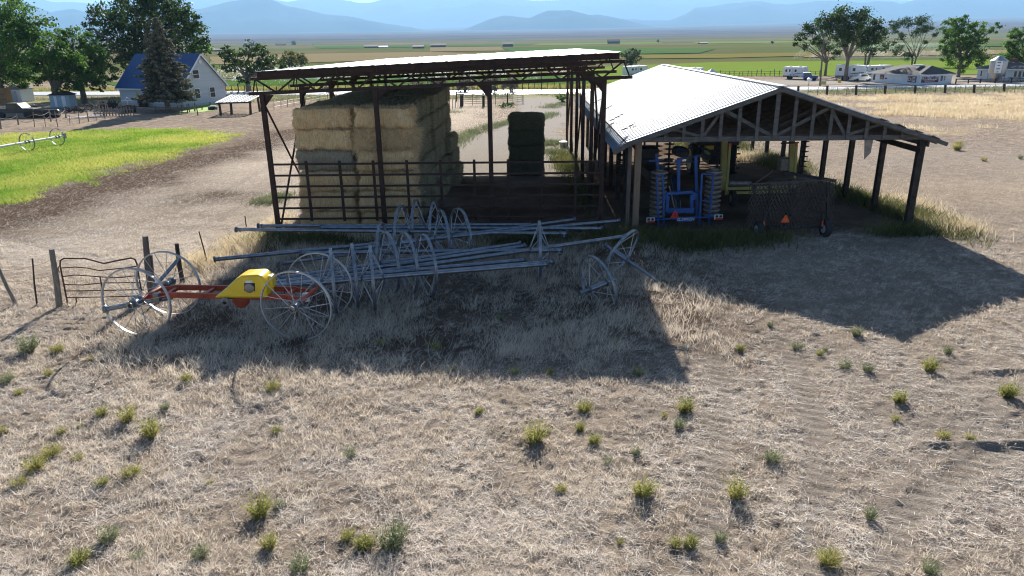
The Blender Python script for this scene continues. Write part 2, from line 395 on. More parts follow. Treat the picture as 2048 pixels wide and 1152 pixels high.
gm = bpy.data.materials.new('field_ground'); gm.use_nodes = True; nt = gm.node_tree; L = nt.links
pb = nt.nodes['Principled BSDF']; pb.inputs['Roughness'].default_value = .95; pb.inputs['Specular IOR Level'].default_value = 0
geo = nd(nt, 'ShaderNodeNewGeometry')
def noise(scale, det=6, rough=.6, vec=None, stretch=None):
    n = nd(nt, 'ShaderNodeTexNoise'); n.inputs['Scale'].default_value = scale; n.inputs['Detail'].default_value = det; n.inputs['Roughness'].default_value = rough
    src = geo.outputs['Position']
    if stretch:
        mp = nd(nt, 'ShaderNodeMapping'); mp.inputs['Scale'].default_value = stretch; L.new(src, mp.inputs[0]); src = mp.outputs[0]
    L.new(src, n.inputs['Vector']); return n.outputs[0]
def rng(x, a, b):
    m = nd(nt, 'ShaderNodeMapRange'); m.inputs[1].default_value = a; m.inputs[2].default_value = b; L.new(x, m.inputs[0]); return m.outputs[0]
def mixc(f, a, b):
    m = nd(nt, 'ShaderNodeMix', data_type='RGBA')
    L.new(f, m.inputs[0])
    for k, c in ((6, a), (7, b)):
        if isinstance(c, tuple): m.inputs[k].default_value = (*c, 1)
        else: L.new(c, m.inputs[k])
    return m.outputs[2]
def mth(op, a, b):
    m = nd(nt, 'ShaderNodeMath', operation=op)
    for k, c in ((0, a), (1, b)):
        if isinstance(c, (int, float)): m.inputs[k].default_value = c
        else: L.new(c, m.inputs[k])
    m.use_clamp = True
    return m.outputs[0]
def at(n):
    a = nd(nt, 'ShaderNodeAttribute'); a.attribute_name = n; return a.outputs['Fac']
fine = noise(16, 8, .75, stretch=(1, 2.2, 1)); med = noise(1.6, 7, .65); big = noise(.13, 5, .6)
col = mixc(rng(fine, .36, .66), (.062, .046, .037), (.35, .285, .235))
col = mixc(mth('MULTIPLY', rng(med, .45, .62), .55), col, (.42, .335, .26))
col = mixc(mth('MULTIPLY', rng(big, .45, .65), .35), col, (.44, .35, .245))
fleck = noise(30, 4, .7, stretch=(1, 3, 1))
col = mixc(mth('MULTIPLY', at('straw'), rng(fleck, .42, .6)), col, (.66, .56, .45))
col = mixc(mth('MULTIPLY', at('bare'), rng(med, .3, .6)), col, mixc(rng(fine, .3, .7), (.23, .195, .165), (.41, .355, .305)))
col = mixc(at('soil_shade'), col, mixc(rng(fine, .3, .7), (.055, .038, .028), (.165, .118, .085)))  # brown soil, and the shade painted under the sheds and pipe stack
grv = noise(9, 9, .85)
col = mixc(at('gravel'), col, mixc(rng(grv, .35, .65), (.17, .152, .135), (.46, .42, .37)))
col = mixc(at('gold'), col, mixc(rng(med, .3, .7), (.42, .31, .16), (.60, .47, .28)))
col = mixc(at('verge'), col, mixc(rng(med, .35, .65), (.14, .17, .05), (.38, .34, .15)))
lw = noise(.7, 6, .7)
lcol = mixc(rng(lw, .35, .62), (.075, .13, .012), (.21, .29, .018))
lcol = mixc(rng(noise(.22, 4), .52, .66), lcol, (.36, .33, .05))
col = mixc(at('lawn'), col, lcol)
# patchwork of farm parcels across the valley floor
sxyz = nd(nt, 'ShaderNodeSeparateXYZ'); L.new(geo.outputs['Position'], sxyz.inputs[0])
vo = nd(nt, 'ShaderNodeTexVoronoi'); vo.distance = 'CHEBYCHEV'; vo.inputs['Scale'].default_value = 1; vo.inputs['Randomness'].default_value = .8
mp = nd(nt, 'ShaderNodeMapping'); mp.inputs['Scale'].default_value = (1 / 420, 1 / 210, 0); L.new(geo.outputs['Position'], mp.inputs[0]); L.new(mp.outputs[0], vo.inputs['Vector'])
cr = nd(nt, 'ShaderNodeValToRGB'); cr.color_ramp.interpolation = 'CONSTANT'
for i, (p, c) in enumerate([(0, (.14, .13, .06)), (.2, (.085, .118, .04)), (.4, (.17, .135, .07)), (.58, (.11, .135, .045)), (.74, (.10, .105, .045)), (.88, (.21, .165, .10))]):
    e = cr.color_ramp.elements[i] if i < 2 else cr.color_ramp.elements.new(p)
    e.position = p; e.color = (*c, 1)
sc_ = nd(nt, 'ShaderNodeSeparateColor'); L.new(vo.outputs['Color'], sc_.inputs[0]); L.new(sc_.outputs[0], cr.inputs[0])
fcol = mixc(rng(noise(.02, 8, .7, stretch=(.35, 1.6, 1)), .4, .65), cr.outputs[0], (.13, .115, .06))
col = mixc(rng(sxyz.outputs[1], 150, 240), col, fcol)
sage = mixc(rng(noise(.0015, 8, .7), .4, .62), (.07, .064, .066), (.135, .12, .115))
col = mixc(rng(sxyz.outputs[1], 1900, 3000), col, sage)
L.new(col, pb.inputs['Base Color'])
bmp = nd(nt, 'ShaderNodeBump'); bmp.inputs['Strength'].default_value = .9; bmp.inputs['Distance'].default_value = .05
fade = rng(sxyz.outputs[1], 90, 30)
hgt = nd(nt, 'ShaderNodeMath', operation='ADD'); L.new(fine, hgt.inputs[0]); L.new(fleck, hgt.inputs[1])
L.new(hgt.outputs[0], bmp.inputs['Height']); L.new(fade, bmp.inputs['Strength']); L.new(bmp.outputs[0], pb.inputs['Normal'])

ground = npmesh('ground', np.stack([GX, GY, GZ], -1).reshape(-1, 3), gf, gm, smooth=True)
for nm, fn in (('lawn', m_lawn), ('soil_shade', m_soil_shade), ('gravel', m_gravel), ('straw', m_straw), ('bare', m_bare), ('gold', m_gold), ('verge', m_verge)):
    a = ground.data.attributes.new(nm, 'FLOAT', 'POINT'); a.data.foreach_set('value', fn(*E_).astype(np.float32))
kind(ground, 'structure')
def gz(x, y):
    x = np.asarray(x, float); y = np.asarray(y, float); return relief(x, y) + plain(x, y)

# road and crop fields ------------------------------------------------
def sheet(name, pts, mat, z, n=0):
    m = MB(); m.add([(p[0], p[1], z) for p in pts], [tuple(range(len(pts)))]); return kind(m.build(name, mat), 'structure')
rc = [(-400, 150), (-140, 131), (-46, 117), (-20, 112.5), (0, 110), (30, 109), (66, 110), (150, 114), (400, 130)]
m = MB()
for i, (x, y) in enumerate(rc): m.v += [(x, y - 4.2, .05), (x, y - 3.9, .11), (x, y + 3.9, .11), (x, y + 4.2, .05)]
for i in range(len(rc) - 1):
    for k in range(3): m.f.append((i * 4 + k, (i + 1) * 4 + k, (i + 1) * 4 + k + 1, i * 4 + k + 1))
kind(m.build('road', asphalt), 'structure')
def crop(name, c1, c2, sc, st):
    return M(name, c1, c2, sc, .95, 0, .5, .6, st, spec=0., lo=.3, hi=.7)
lime = crop('lime_crop', (.135, .195, .035), (.165, .225, .05), .25, (.3, 1.5, 1))
grn = crop('green_crop', (.06, .115, .03), (.09, .145, .045), .25, (.3, 1.5, 1))
dgrn = crop('deep_green_crop', (.07, .125, .045), (.08, .14, .05), .05, (.3, 1.5, 1))
och = crop('ochre_stubble', (0.192, 0.150, 0.054), (0.144, 0.144, 0.054), .03, (.3, 2, 1))
tan_ = crop('tan_stubble', (0.216, 0.174, 0.108), (0.186, 0.162, 0.090), .02, (.3, 2, 1))
olive = crop('olive_pasture', (0.090, 0.102, 0.036), (0.144, 0.132, 0.054), .05, (.3, 3, 1))
def field(poly, mat, z): sheet('field', [G(x, y) for x, y in poly], mat, z)
field([(1175, 168), (1480, 152), (1580, 153), (2300, 146), (2300, 119), (1800, 121), (1440, 124), (1230, 133), (1130, 137)], lime, .06)
field([(300, 189), (700, 182), (1000, 180), (1165, 178), (1200, 150), (1060, 150), (700, 154), (400, 160), (200, 165)], grn, .07)
field([(430, 158), (640, 153), (1100, 149), (1100, 133), (700, 137), (430, 141)], olive, .10)
field([(1040, 109), (1250, 109), (1400, 107), (1430, 99), (1340, 98), (1180, 94), (1000, 96)], dgrn, .30)
field([(1180, 119), (1440, 117), (1640, 112), (1660, 105), (1500, 108), (1280, 111)], och, .22)
field([(860, 104), (1010, 102), (1000, 93.4), (860, 95)], tan_, .32)
field([(640, 97.5), (860, 94.5), (1060, 92), (1050, 88.5), (800, 90.5), (620, 92.5)], grn, .34)
field([(560, 128), (860, 118), (1000, 110), (860, 104), (600, 108), (420, 114), (420, 130)], tan_, .20)
field([(1400, 88), (1620, 85.4), (1640, 82.4), (1380, 84)], lime, .36)
field([(1060, 91.5), (1330, 87.5), (1320, 85), (1080, 87.5)], lime, .38)
field([(1600, 116), (2100, 108), (2100, 100), (1650, 104)], tan_, .24)
field([(1700, 98), (2100, 92), (2100, 87), (1720, 90)], grn, .36)

# mountains ------------------------------------------------------------
rock = M('mountain_scrub', (.022, .028, .026), (.055, .055, .045), .0012, .95, 0, 0, spec=0.)
def ridge(name, D, prof, base_px, back, seed, rough=.06):
    xs = np.arange(prof[0][0], prof[-1][0] + 1, 6.0)
    ys = np.interp(xs, [p[0] for p in prof], [p[1] for p in prof])
    ys = ys + (fbm(xs * .045, xs * 0 + seed, 4, seed) - .5) * 3.0
    by = np.interp(xs, [p[0] for p in base_px], [p[1] for p in base_px])
    V = []; nr = 22
    for i, x in enumerate(xs):
        c = AY(x, ys[i], D)
        for j in range(nr):
            t = j / (nr - 1)                       # 0 front foot .. 1 back foot
            if t < .62: k = t / .62; d = D - back * (1 - k); hgt = k ** 1.25
            else: k = (t - .62) / .38; d = D + back * .8 * k; hgt = (1 - k) ** 1.2
            X = c.x * (d / D); b0 = float(plain(np.array(X), np.array(d))) - 15
            n = fbm(np.array(X / (D * .055)), np.array(d / (D * .10)), 5, seed + 3) - .5
            z = b0 + (c.z - b0) * hgt * (1 + float(n) * 1.7 * (1 - abs(2 * hgt - 1)) * (1 if t < .62 else .3))
            V.append((X, d, z))
    n = len(xs); ii = np.arange(n * nr).reshape(n, nr)
    f = np.stack([ii[:-1, :-1], ii[1:, :-1], ii[1:, 1:], ii[:-1, 1:]], -1).reshape(-1, 4)
    kind(npmesh(name, V, f, rock, smooth=True), 'structure')
ridge('mountains', 19500, [(-900, -6), (-300, -14), (0, -18), (45, -2), (62, -4), (110, 4), (160, 4), (195, 9), (225, 7), (300, -10), (420, -16), (545, 0), (575, 3), (592, 1), (640, -7), (698, 2), (716, 6), (742, 5), (770, -2), (850, -8), (960, -9), (1050, 0), (1068, 1), (1120, 1), (1140, -4), (1300, -9), (1430, -3), (1520, -6), (1700, -2), (1820, 2), (1960, -6), (2048, 2), (2400, -10), (2900, -4)], [(0, 60)], 4200, 5)
ridge('mountains', 11500, [(-900, 4), (-300, -4), (0, -14), (75, 14), (100, 25), (130, 19), (150, 18), (168, 23), (210, 28), (300, 24), (400, 18), (430, 10), (458, 3), (490, -1), (525, -3), (548, 1), (572, 11), (600, 16), (650, 28), (700, 33), (750, 43), (800, 51), (860, 62), (900, 68)], [(0, 60)], 2600, 9)
ridge('mountains', 10200, [(880, 68), (930, 58), (980, 38), (1008, 31), (1030, 33), (1060, 35), (1078, 27), (1095, 21), (1140, 20), (1165, 26), (1182, 32), (1196, 28), (1230, 35), (1270, 45), (1310, 53), (1340, 62)], [(0, 60)], 1500, 13)
ridge('mountains', 13000, [(1180, 60), (1240, 36), (1290, 40), (1340, 40), (1372, 27), (1390, 16), (1412, 14), (1450, 8), (1500, 3), (1520, 2), (1545, 7), (1580, 8), (1630, 2), (1702, 2), (1714, 5), (1742, 3), (1790, 3), (1801, 8), (1822, 2), (1845, -4), (1900, -14), (1985, -1), (2048, -8), (2400, -12), (2900, -6)], [(0, 55)], 2600, 17)

# haze -------------------------------------------------------------------
hm = bpy.data.materials.new('valley_haze'); hm.use_nodes = True; nt = hm.node_tree
nt.nodes.remove(nt.nodes['Principled BSDF'])
pv = nd(nt, 'ShaderNodeVolumePrincipled'); pv.inputs['Color'].default_value = (.34, .62, .98, 1); pv.inputs['Density'].default_value = 8.4e-5; pv.inputs['Anisotropy'].default_value = .15
nt.links.new(pv.outputs[0], nt.nodes['Material Output'].inputs['Volume'])
m = MB(); m.box((0, 16500, 724), (64000, 36000, 1452)); kind(m.build('haze', hm), 'stuff')

# ------------------------------------------------------------------ grasses (uncountable)
def scatter(n, y0, y1, xl, xr, p=1.0):
    y = y0 + (y1 - y0) * rs.rand(n) ** p
    a = np.array([xl(v) for v in (y0, y1)]); b = np.array([xr(v) for v in (y0, y1)])
    t = (y - y0) / (y1 - y0); x = (a[0] + (a[1] - a[0]) * t) + rs.rand(n) * ((b[0] + (b[1] - b[0]) * t) - (a[0] + (a[1] - a[0]) * t))
    return x, y
def grass(name, x, y, h, wd, lean, mat, seed, tintf=1, zoff=0., bend=.35, fs=.8, fa=.9):
    n = len(x); base = np.stack([x, y, gz(x, y) - .01 + zoff], 1)
    tint = np.clip((.25 + fa * (fbm(x * fs, y * fs, 3, seed) - .3)) * tintf + rs.normal(0, .22, n), 0, 1)
    v, f, t = blades(base, rs.rand(n) * 6.283, lean, h, wd, tint, bend)
    o = npmesh(name, v, f, mat, t); kind(o, 'stuff'); return o
def under(x, y):   # places where nothing grows: inside the sheds
    return (x > -9) & (x < 16) & (y > 29) & (y < 54)
# fallen straw
x, y = scatter(380000, 6.6, 28, lambda v: -.8 * v - 1, lambda v: .8 * v + 1, 1.25)
k = rs.rand(len(x)) < np.clip(1.15 - 1.0 * m_bare(x, y), .08, 1) * (.14 + .95 * sstep(.38, .6, fbm(x * 1.3, y * 1.3, 4, 77))) * (1 - .72 * sstep(-12.5, -9.5, x) * sstep(9, 4, x) * sstep(14.4, 16.5, y) * sstep(27.6, 26.5, y))
x, y = x[k], y[k]; n = len(x)
grass('straw_litter', x, y, .05 + .24 * rs.rand(n) ** 2, .005 + .008 * rs.rand(n) ** 2, 1.05 + .5 * rs.rand(n), litterm, 5, 1, .012, .1)
# standing dry grass, in clumps
def clumps(x, y, per, rad):
    n = len(x); cnt = per
    X = np.repeat(x, cnt) + rs.normal(0, 1, n * cnt) * np.repeat(rad, cnt); Y = np.repeat(y, cnt) + rs.normal(0, 1, n * cnt) * np.repeat(rad, cnt)
    return X, Y
def zone_tall(x, y):  # the ungrazed grass in and around the pipe stack
    return sstep(-12.5, -9.5, x) * sstep(9, 4, x) * sstep(14.4, 16.5, y) * sstep(27.6, 26.5, y)
x, y = scatter(17000, 6.6, 27.5, lambda v: -.8 * v - 1, lambda v: .8 * v + 1, 1.15)
dn = fbm(x * .55, y * .55, 3, 88)
k = rs.rand(len(x)) < np.clip(sstep(.42, .66, dn) * (.28 + .55 * sstep(3, -2, x)) + .36 * zone_tall(x, y) * (.15 + .85 * sstep(.38, .62, dn)), 0, 1) * (1 - .8 * m_bare(x, y))
x, y = x[k], y[k]; tall = zone_tall(x, y)
X, Y = clumps(x, y, 20, (.05 + .07 * rs.rand(len(x))) * (1 + .5 * tall))
T = np.repeat(tall, 20); n = len(X)
grass('dry_grass', X, Y, (.06 + .13 * rs.rand(n)) * (1 + 1.5 * T), .005 + .005 * rs.rand(n), .15 + .75 * rs.rand(n), drym, 6, 1, 0, .5)
x, y = scatter(15000, 6.6, 24, lambda v: -.8 * v - 1, lambda v: .8 * v + 1, 1.2)
k = rs.rand(len(x)) < (.2 + .8 * sstep(.4, .6, fbm(x * 1.6, y * 1.6, 4, 91))) * (1 - .85 * m_bare(x, y)); x, y = x[k], y[k]
X, Y = clumps(x, y, 12, .035 + .05 * rs.rand(len(x))); n = len(X)
grass('dry_grass', X, Y, .05 + .12 * rs.rand(n), .005 + .005 * rs.rand(n), .3 + 1.0 * rs.rand(n), drym, 44, 1, 0, .4)
# straw beyond the sheds
x, y = scatter(150000, 24, 66, lambda v: -.8 * v - 1, lambda v: -9.5, .9)
k = (rs.rand(len(x)) < .25 + .8 * m_straw(x, y)) & (m_lawn(x, y) < .3); x, y = x[k], y[k]; n = len(x)
grass('straw_litter', x, y, .06 + .2 * rs.rand(n), .006 + .008 * rs.rand(n), 1.1 + .45 * rs.rand(n), litterm, 8, 1.2, .015, .1)
x, y = scatter(150000, 27, 95, lambda v: 17.3, lambda v: .8 * v + 1, .8)
k = rs.rand(len(x)) < .7 - .5 * m_bare(x, y); x, y = x[k], y[k]; n = len(x)
grass('dry_grass', x, y, .05 + .17 * rs.rand(n), .006 + .009 * rs.rand(n), .6 + .9 * rs.rand(n), drym, 9, 1, 0)
x, y = scatter(26000, 42, 100, lambda v: -8, lambda v: 4.5, 1.)
k = (m_gravel(x, y) < .25) & ~under(x, y); x, y = x[k], y[k]; n = len(x)
grass('dry_grass', x, y, .08 + .2 * rs.rand(n), .015 + .012 * rs.rand(n), .4 + .9 * rs.rand(n), drym, 10)
# golden stand
x, y = scatter(150000, 58, 97, lambda v: 30, lambda v: .8 * v + 2, .9)
k = rs.rand(len(x)) < m_gold(x, y); x, y = x[k], y[k]; n = len(x)
grass('golden_grass', x, y, .15 + .38 * rs.rand(n), .02 + .02 * rs.rand(n), .2 + .8 * rs.rand(n), goldm, 12)
# irrigated grass
x, y = scatter(230000, 33, 69, lambda v: -.8 * v - 1, lambda v: -21.5, .9)
k = rs.rand(len(x)) < m_lawn(x, y) * (.45 + .8 * fbm(x * .5, y * .5, 3, 15)); x, y = x[k], y[k]; n = len(x)
grass('lawn_grass', x, y, .06 + .17 * rs.rand(n) * (.5 + fbm(x * .3, y * .3, 3, 19)), .016 + .016 * rs.rand(n), .1 + .7 * rs.rand(n), lawnm, 13, .8, 0, .35, .22, 1.7)
x, y = scatter(26000, 27.0, 28.6, lambda v: -9.2, lambda v: -2.6, 1.); n = len(x)
grass('straw_litter', x, y, .08 + .25 * rs.rand(n), .008 + .008 * rs.rand(n), .7 + .8 * rs.rand(n), goldm, 47, 1, .01, .2)
# rank green weeds along the sheds
def patch(spots):
    X = []; Y = []
    for cx, cy, rx, ry, n in spots:
        X.append(cx + rx * rs.normal(0, .5, n)); Y.append(cy + ry * rs.normal(0, .5, n))
    return np.concatenate(X), np.concatenate(Y)
x, y = patch([(6.6, 26.2, 2.9, 1.2, 5600), (4.4, 26.9, 1.0, .9, 2500), (9.4, 26.6, 1.5, .8, 1200), (-9.6, 27.1, 1.0, .9, 2200), (-7.6, 26.9, 1.6, .5, 1600), (1.0, 26.6, 2.6, .6, 2200), (17.3, 29.5, 1.0, 3, 5600), (16.6, 34, .8, 3, 3000), (15.5, 27.2, 1.2, .7, 1600), (16.6, 44, 1.2, 3.5, 5200), (14.6, 52, 2.4, 2.4, 6000), (3.5, 45, .8, 4, 3600), (3.6, 36, .5, 4, 1500)])
n = len(x)
grass('green_weeds', x, y, .12 + .46 * rs.rand(n) ** 2, .018 + .022 * rs.rand(n), .05 + .55 * rs.rand(n), greenw, 14)
x, y = patch([(-10.2, 26.6, 1.1, 1.4, 1900), (-11.0, 24.2, .9, 1.0, 1100), (17.8, 27.8, 1.1, 1.3, 1300), (18.4, 31.5, .9, 2.5, 1000), (-10.0, 29.5, .5, 1.8, 1200), (15.4, 45.5, 1.4, 1.5, 1500)])
n = len(x)
grass('golden_grass', x, y, .2 + .4 * rs.rand(n), .012 + .012 * rs.rand(n), .1 + .6 * rs.rand(n), goldm, 16)
# grey-green weeds round the gravel yard
line = [G(a, b) for a, b in [(893, 300), (915, 282), (945, 266), (990, 252), (1035, 243), (1080, 238), (1105, 228)]]
spots = []
for p, q in zip(line[:-1], line[1:]):
    for t in np.linspace(0, 1, 6): c = p.lerp(q, t); spots.append((c.x, c.y, 1.0, .9, 130))
for a, b, r_, n_ in [(1100, 288, 1.2, 900), (1105, 305, .9, 500), (1120, 210, 1.6, 400), (1100, 215, 1.5, 300), (1085, 190, 2, 200), (905, 225, 1.2, 150), (560, 395, .8, 350), (535, 405, .8, 300)]:
    c = G(a, b); spots.append((c.x, c.y, r_, r_, n_))
x, y = patch(spots); n = len(x)
grass('sage_weeds', x, y, .12 + .3 * rs.rand(n), .025 + .03 * rs.rand(n), .1 + .7 * rs.rand(n), sagem, 18)
# weeds on the roadside verges
x, y = scatter(24000, 97, 107, lambda v: -70, lambda v: 92, 1.)
y = y - .05 * np.minimum(x, 0); k = (m_gravel(x, y) < .2) & (fbm(x * .2, y * .2, 3, 3) > .42); x, y = x[k], y[k]; n = len(x)
grass('verge_grass', x, y, .15 + .4 * rs.rand(n), .04 + .04 * rs.rand(n), .1 + .7 * rs.rand(n), sagem, 20, 1.4)
x, y = scatter(30000, 115.5, 121, lambda v: -90, lambda v: 27, 1.)
y = y - .13 * np.minimum(x, 0); n = len(x)
grass('verge_grass', x, y, .3 + .5 * rs.rand(n), .05 + .05 * rs.rand(n), .1 + .6 * rs.rand(n), weedm, 22, 1.4)

# ------------------------------------------------------------------ hay shed
YAW = R(-1.35)
def ribbed(name, mat, parent, a0, a1, b0, b1, run, rib=.3, hh=.04):
    """sheet from line a0-a1 (along run) to line b0-b1 with trapezoid ribs across"""
    a0, a1, b0, b1 = map(Vector, (a0, a1, b0, b1)); m = MB()
    Ln = (a1 - a0).length; n = int(Ln / rib); ts = []
    for i in range(n):
        s0 = i / n; d = 1 / n
        ts += [(s0, 0), (s0 + d * .62, 0), (s0 + d * .70, hh), (s0 + d * .90, hh), (s0 + d * .98, 0)]
    ts.append((1, 0))
    nrm = (a1 - a0).cross(b0 - a0).normalized()
    if nrm.z < 0: nrm = -nrm
    for t, h in ts: m.v += [tuple(a0.lerp(a1, t) + nrm * h), tuple(b0.lerp(b1, t) + nrm * h)]
    k = len(ts)
    for t, h in ts: m.v += [tuple(a0.lerp(a1, t) + nrm * (h - .012)), tuple(b0.lerp(b1, t) + nrm * (h - .012))]
    for i in range(k - 1):
        m.f.append((2 * i, 2 * i + 1, 2 * i + 3, 2 * i + 2)); j = 2 * k
        m.f.append((j + 2 * i, j + 2 * i + 2, j + 2 * i + 3, j + 2 * i + 1))
    return m.build(name, mat, parent)
hs = thing('hay_shed', 'open rusty steel hay shed with a shallow metal roof over the stacked bales', 'shed', (0, 28, 0), YAW)
VS = [0, 5, 10, 15, 20, 25]
def zb(u): return 5.58 + (u + 9.97) * .0308          # bottom chord
def zt(u): return 6.12 + (u + 9.78) * .0345          # top chord
tops = [-9.7 + i * 1.555 for i in range(10)]
for vi, v in enumerate(VS):
    m = MB()
    m.beam((-10.0, v, zb(-10)), (4.65, v, zb(4.65)), .11, .13); m.beam((-9.85, v, zt(-9.85)), (4.35, v, zt(4.35)), .10, .11)
    for i in range(9):
        a, b = tops[i], tops[i + 1]; c = (a + b) / 2
        m.beam((a, v, zt(a)), (c, v, zb(c)), .07, .06); m.beam((c, v, zb(c)), (b, v, zt(b)), .07, .06)
        m.tube((a + .03, v, zt(a)), (a + .03, v, zb(a)), .016, 5)
    m.tube((4.3, v, zt(4.3)), (4.55, v, zb(4.55)), .03, 5); m.tube((-9.7, v, zt(-9.7)), (-9.85, v, zb(-9.85)), .03, 5)
    m.build('truss', rust, hs)
    us = [-9.5, 3.6] if vi else [-9.5, -5.13, -.76, 3.6]
    for u in us:
        m = MB(); m.box((u, v, zb(u) / 2 - .15), (.17, .17, zb(u) + .18))
        sgn = 1 if u < -5 else -1
        m.prism([(u + .085 * sgn, v - .02, zb(u) - .5), (u + .085 * sgn, v - .02, zb(u) - .07), (u + .45 * sgn, v - .02, zb(u) - .07)], (0, .04, 0))
        m.build('post', rust, hs)
for a, b in ((0, 5), (10, 15), (20, 25)):
    for u in (-9.5, 3.6):
        m = MB(); m.tube((u, a, zb(u) - .3), (u, b, .3), .045, 6); m.build('brace', rust, hs)
        m = MB(); m.tube((u + .1, b, zb(u) - .3), (u + .1, a, .3), .045, 6); m.build('brace', rust, hs)
def roofz(u, v): return 6.40 + (u + 9.55) * .0385 - v * .0068
for i in range(10):
    u = -9.5 + i * 1.49
    m = MB(); m.box((u, 12.4, roofz(u, 12.4) - .11), (.07, 25.2, .15), Matrix.Rotation(-.0068, 3, 'X')); m.build('purlin', rust, hs)
for i in range(9):
    u = -9.55 + i * 1.52; u2 = u + 1.52
    m = MB(); zt0 = roofz(u, 0) - .03
    m.prism([(u, -.16, zt0 - .20 + .01 * (i % 2)), (u2 - .01, -.16, zt0 - .20 + .05), (u2 - .01, -.16, roofz(u2, 0) - .03), (u, -.16, zt0)], (0, .06, 0)); m.build('fascia', rust, hs)
ribbed('roof', M('hay_roof_sheet', (.20, .21, .225), (.27, .28, .29), .5, .33, 0., .02, 2, spec=.22), hs, (-9.62, -.25, roofz(-9.62, -.25)), (4.22, -.25, roofz(4.22, -.25)), (-9.62, 25.3, roofz(-9.62, 25.3)), (4.22, 25.3, roofz(4.22, 25.3)), 1, .45, .012)

# corral panel across its front
cf = thing('corral_fence', 'rusty steel corral fence of six rails across the front of the hay shed', 'fence', (0, 28, 0), YAW)
for k in range(6):
    z = 2.88 - k * .44
    m = MB(); m.box((-2.95, -.12 - .003, z), (12.9, .06, .075)); m.build('rail', rust, cf)
for k in range(9):
    u = -9.4 + 1.33 * (k + 1) - .0
    m = MB(); m.box((u, -.06, 1.78), (.10, .07, 2.42)); m.build('upright', rust, cf)

# ------------------------------------------------------------------ bales
def bale_mesh(name, d, mat, seed, nfr, fr=.10, rough=.035, fringe=True):
    nx, ny, nz = max(4, int(d[0] / .1)), max(4, int(d[1] / .1)), max(4, int(d[2] / .09))
    key = {}; V = []; Fc = []
    def vid(p):
        k = tuple(round(c, 4) for c in p)
        if k not in key: key[k] = len(V); V.append(p)
        return key[k]
    for ax in range(3):
        o = [i for i in range(3) if i != ax]; N = [nx, ny, nz]
        for sg in (-1, 1):
            for i in range(N[o[0]]):
                for j in range(N[o[1]]):
                    q = []
                    for a, b in ((0, 0), (1, 0), (1, 1), (0, 1)):
                        p = [0, 0, 0]; p[ax] = sg; p[o[0]] = -1 + 2 * (i + a) / N[o[0]]; p[o[1]] = -1 + 2 * (j + b) / N[o[1]]
                        q.append(vid(tuple(p)))
                    Fc.append(q if (sg > 0) == (ax != 1) else q[::-1])
    V = np.array(V)
    rr = .15
    h = np.array(d) / 2; P = V * h; inner = h - rr
    cl = np.clip(P, -inner, inner); dv = P - cl; ln = np.linalg.norm(dv, axis=1); k = ln > 1e-6
    dv[k] = dv[k] / ln[k][:, None] * np.minimum(ln[k], rr)[:, None]
    nn = np.where(k[:, None], dv / np.maximum(np.linalg.norm(dv, axis=1), 1e-6)[:, None], 0)
    P = cl + dv
    ns = (fbm(P[:, 0] * 2.2 + P[:, 1] * 1.7, P[:, 2] * 2.6 + P[:, 1], 3, seed) - .5) * .20 + (vn(P[:, 0] * 11 + P[:, 1] * 9, P[:, 2] * 11, seed + 2) - .5) * rough * 2
    P = P + nn * ns[:, None]
    f4 = np.array(Fc); tint = np.zeros(len(P))
    vs = [P]; fs = [f4]; ts = [np.full(len(P), 0.) + .35 * fbm(P[:, 0] * 3, P[:, 2] * 3 + P[:, 1] * 3, 3, seed + 5)]
    r = np.random.RandomState(seed)
    s = r.randint(0, len(f4), nfr); c = P[f4[s]].mean(1); nrm = nn[f4[s]].mean(1); nrm /= np.maximum(np.linalg.norm(nrm, axis=1), 1e-6)[:, None]
    dr = nrm * .55 + r.normal(0, .5, (nfr, 3)) + np.array([0, 0, -.55]); dr /= np.linalg.norm(dr, axis=1)[:, None]
    ln = (.03 + fr * r.rand(nfr))[:, None]; side = np.cross(dr, r.normal(size=(nfr, 3))); side /= np.linalg.norm(side, axis=1)[:, None]; wd = .0075
    q = np.stack([c - side * wd, c + side * wd, c + dr * ln + side * wd * .4, c + dr * ln - side * wd * .4], 1).reshape(-1, 3)
    off = len(P); vs.append(q); fs.append(off + np.arange(nfr * 4).reshape(-1, 4)); ts.append(np.repeat(np.clip(r.normal(.55, .3, nfr), 0, 1), 4))
    o = npmesh(name, np.concatenate(vs), np.concatenate(fs), mat, np.concatenate(ts)); o.hide_render = False
    return o.data, o
BL = []
def bale_set(mat, base, d, seeds, nfr, fr):
    out = []
    for s in seeds:
        me, o = bale_mesh('hay_bale', d, mat, s, nfr, fr); C.objects.unlink(o); bpy.data.objects.remove(o); out.append(me)
    return out
straw_me = bale_set(straw, 0, (2.30, 1.13, .80), (1, 2, 3), 4200, .12)
old_me = bale_set(oldstraw, 0, (2.30, 1.13, .80), (11,), 4000, .14)
shag_me = bale_set(straw, 0, (2.34, 1.13, .80), (4,), 9000, .42)
hay_me = bale_set(hay, 0, (2.30, 1.13, .80), (5, 6), 1600, .10)
gr_me = bale_set(hayband, 0, (1.98, 1.16, .85), (7, 8), 500, .07)
tierw = ['bottom', 'second', 'third', 'fourth', 'fifth', 'top']
def put_bale(me, u, v, z, label, group, rz=0):
    o = bpy.data.objects.new('hay_bale', me); link(o)
    p = Vector((u * math.cos(YAW) - v * math.sin(YAW), 28 + u * math.sin(YAW) + v * math.cos(YAW), z))
    o.location = p; o.rotation_euler = (rs.normal(0, .012), rs.normal(0, .008), YAW + rz + rs.normal(0, .02))
    tag(o, label, 'hay bale', group); return o
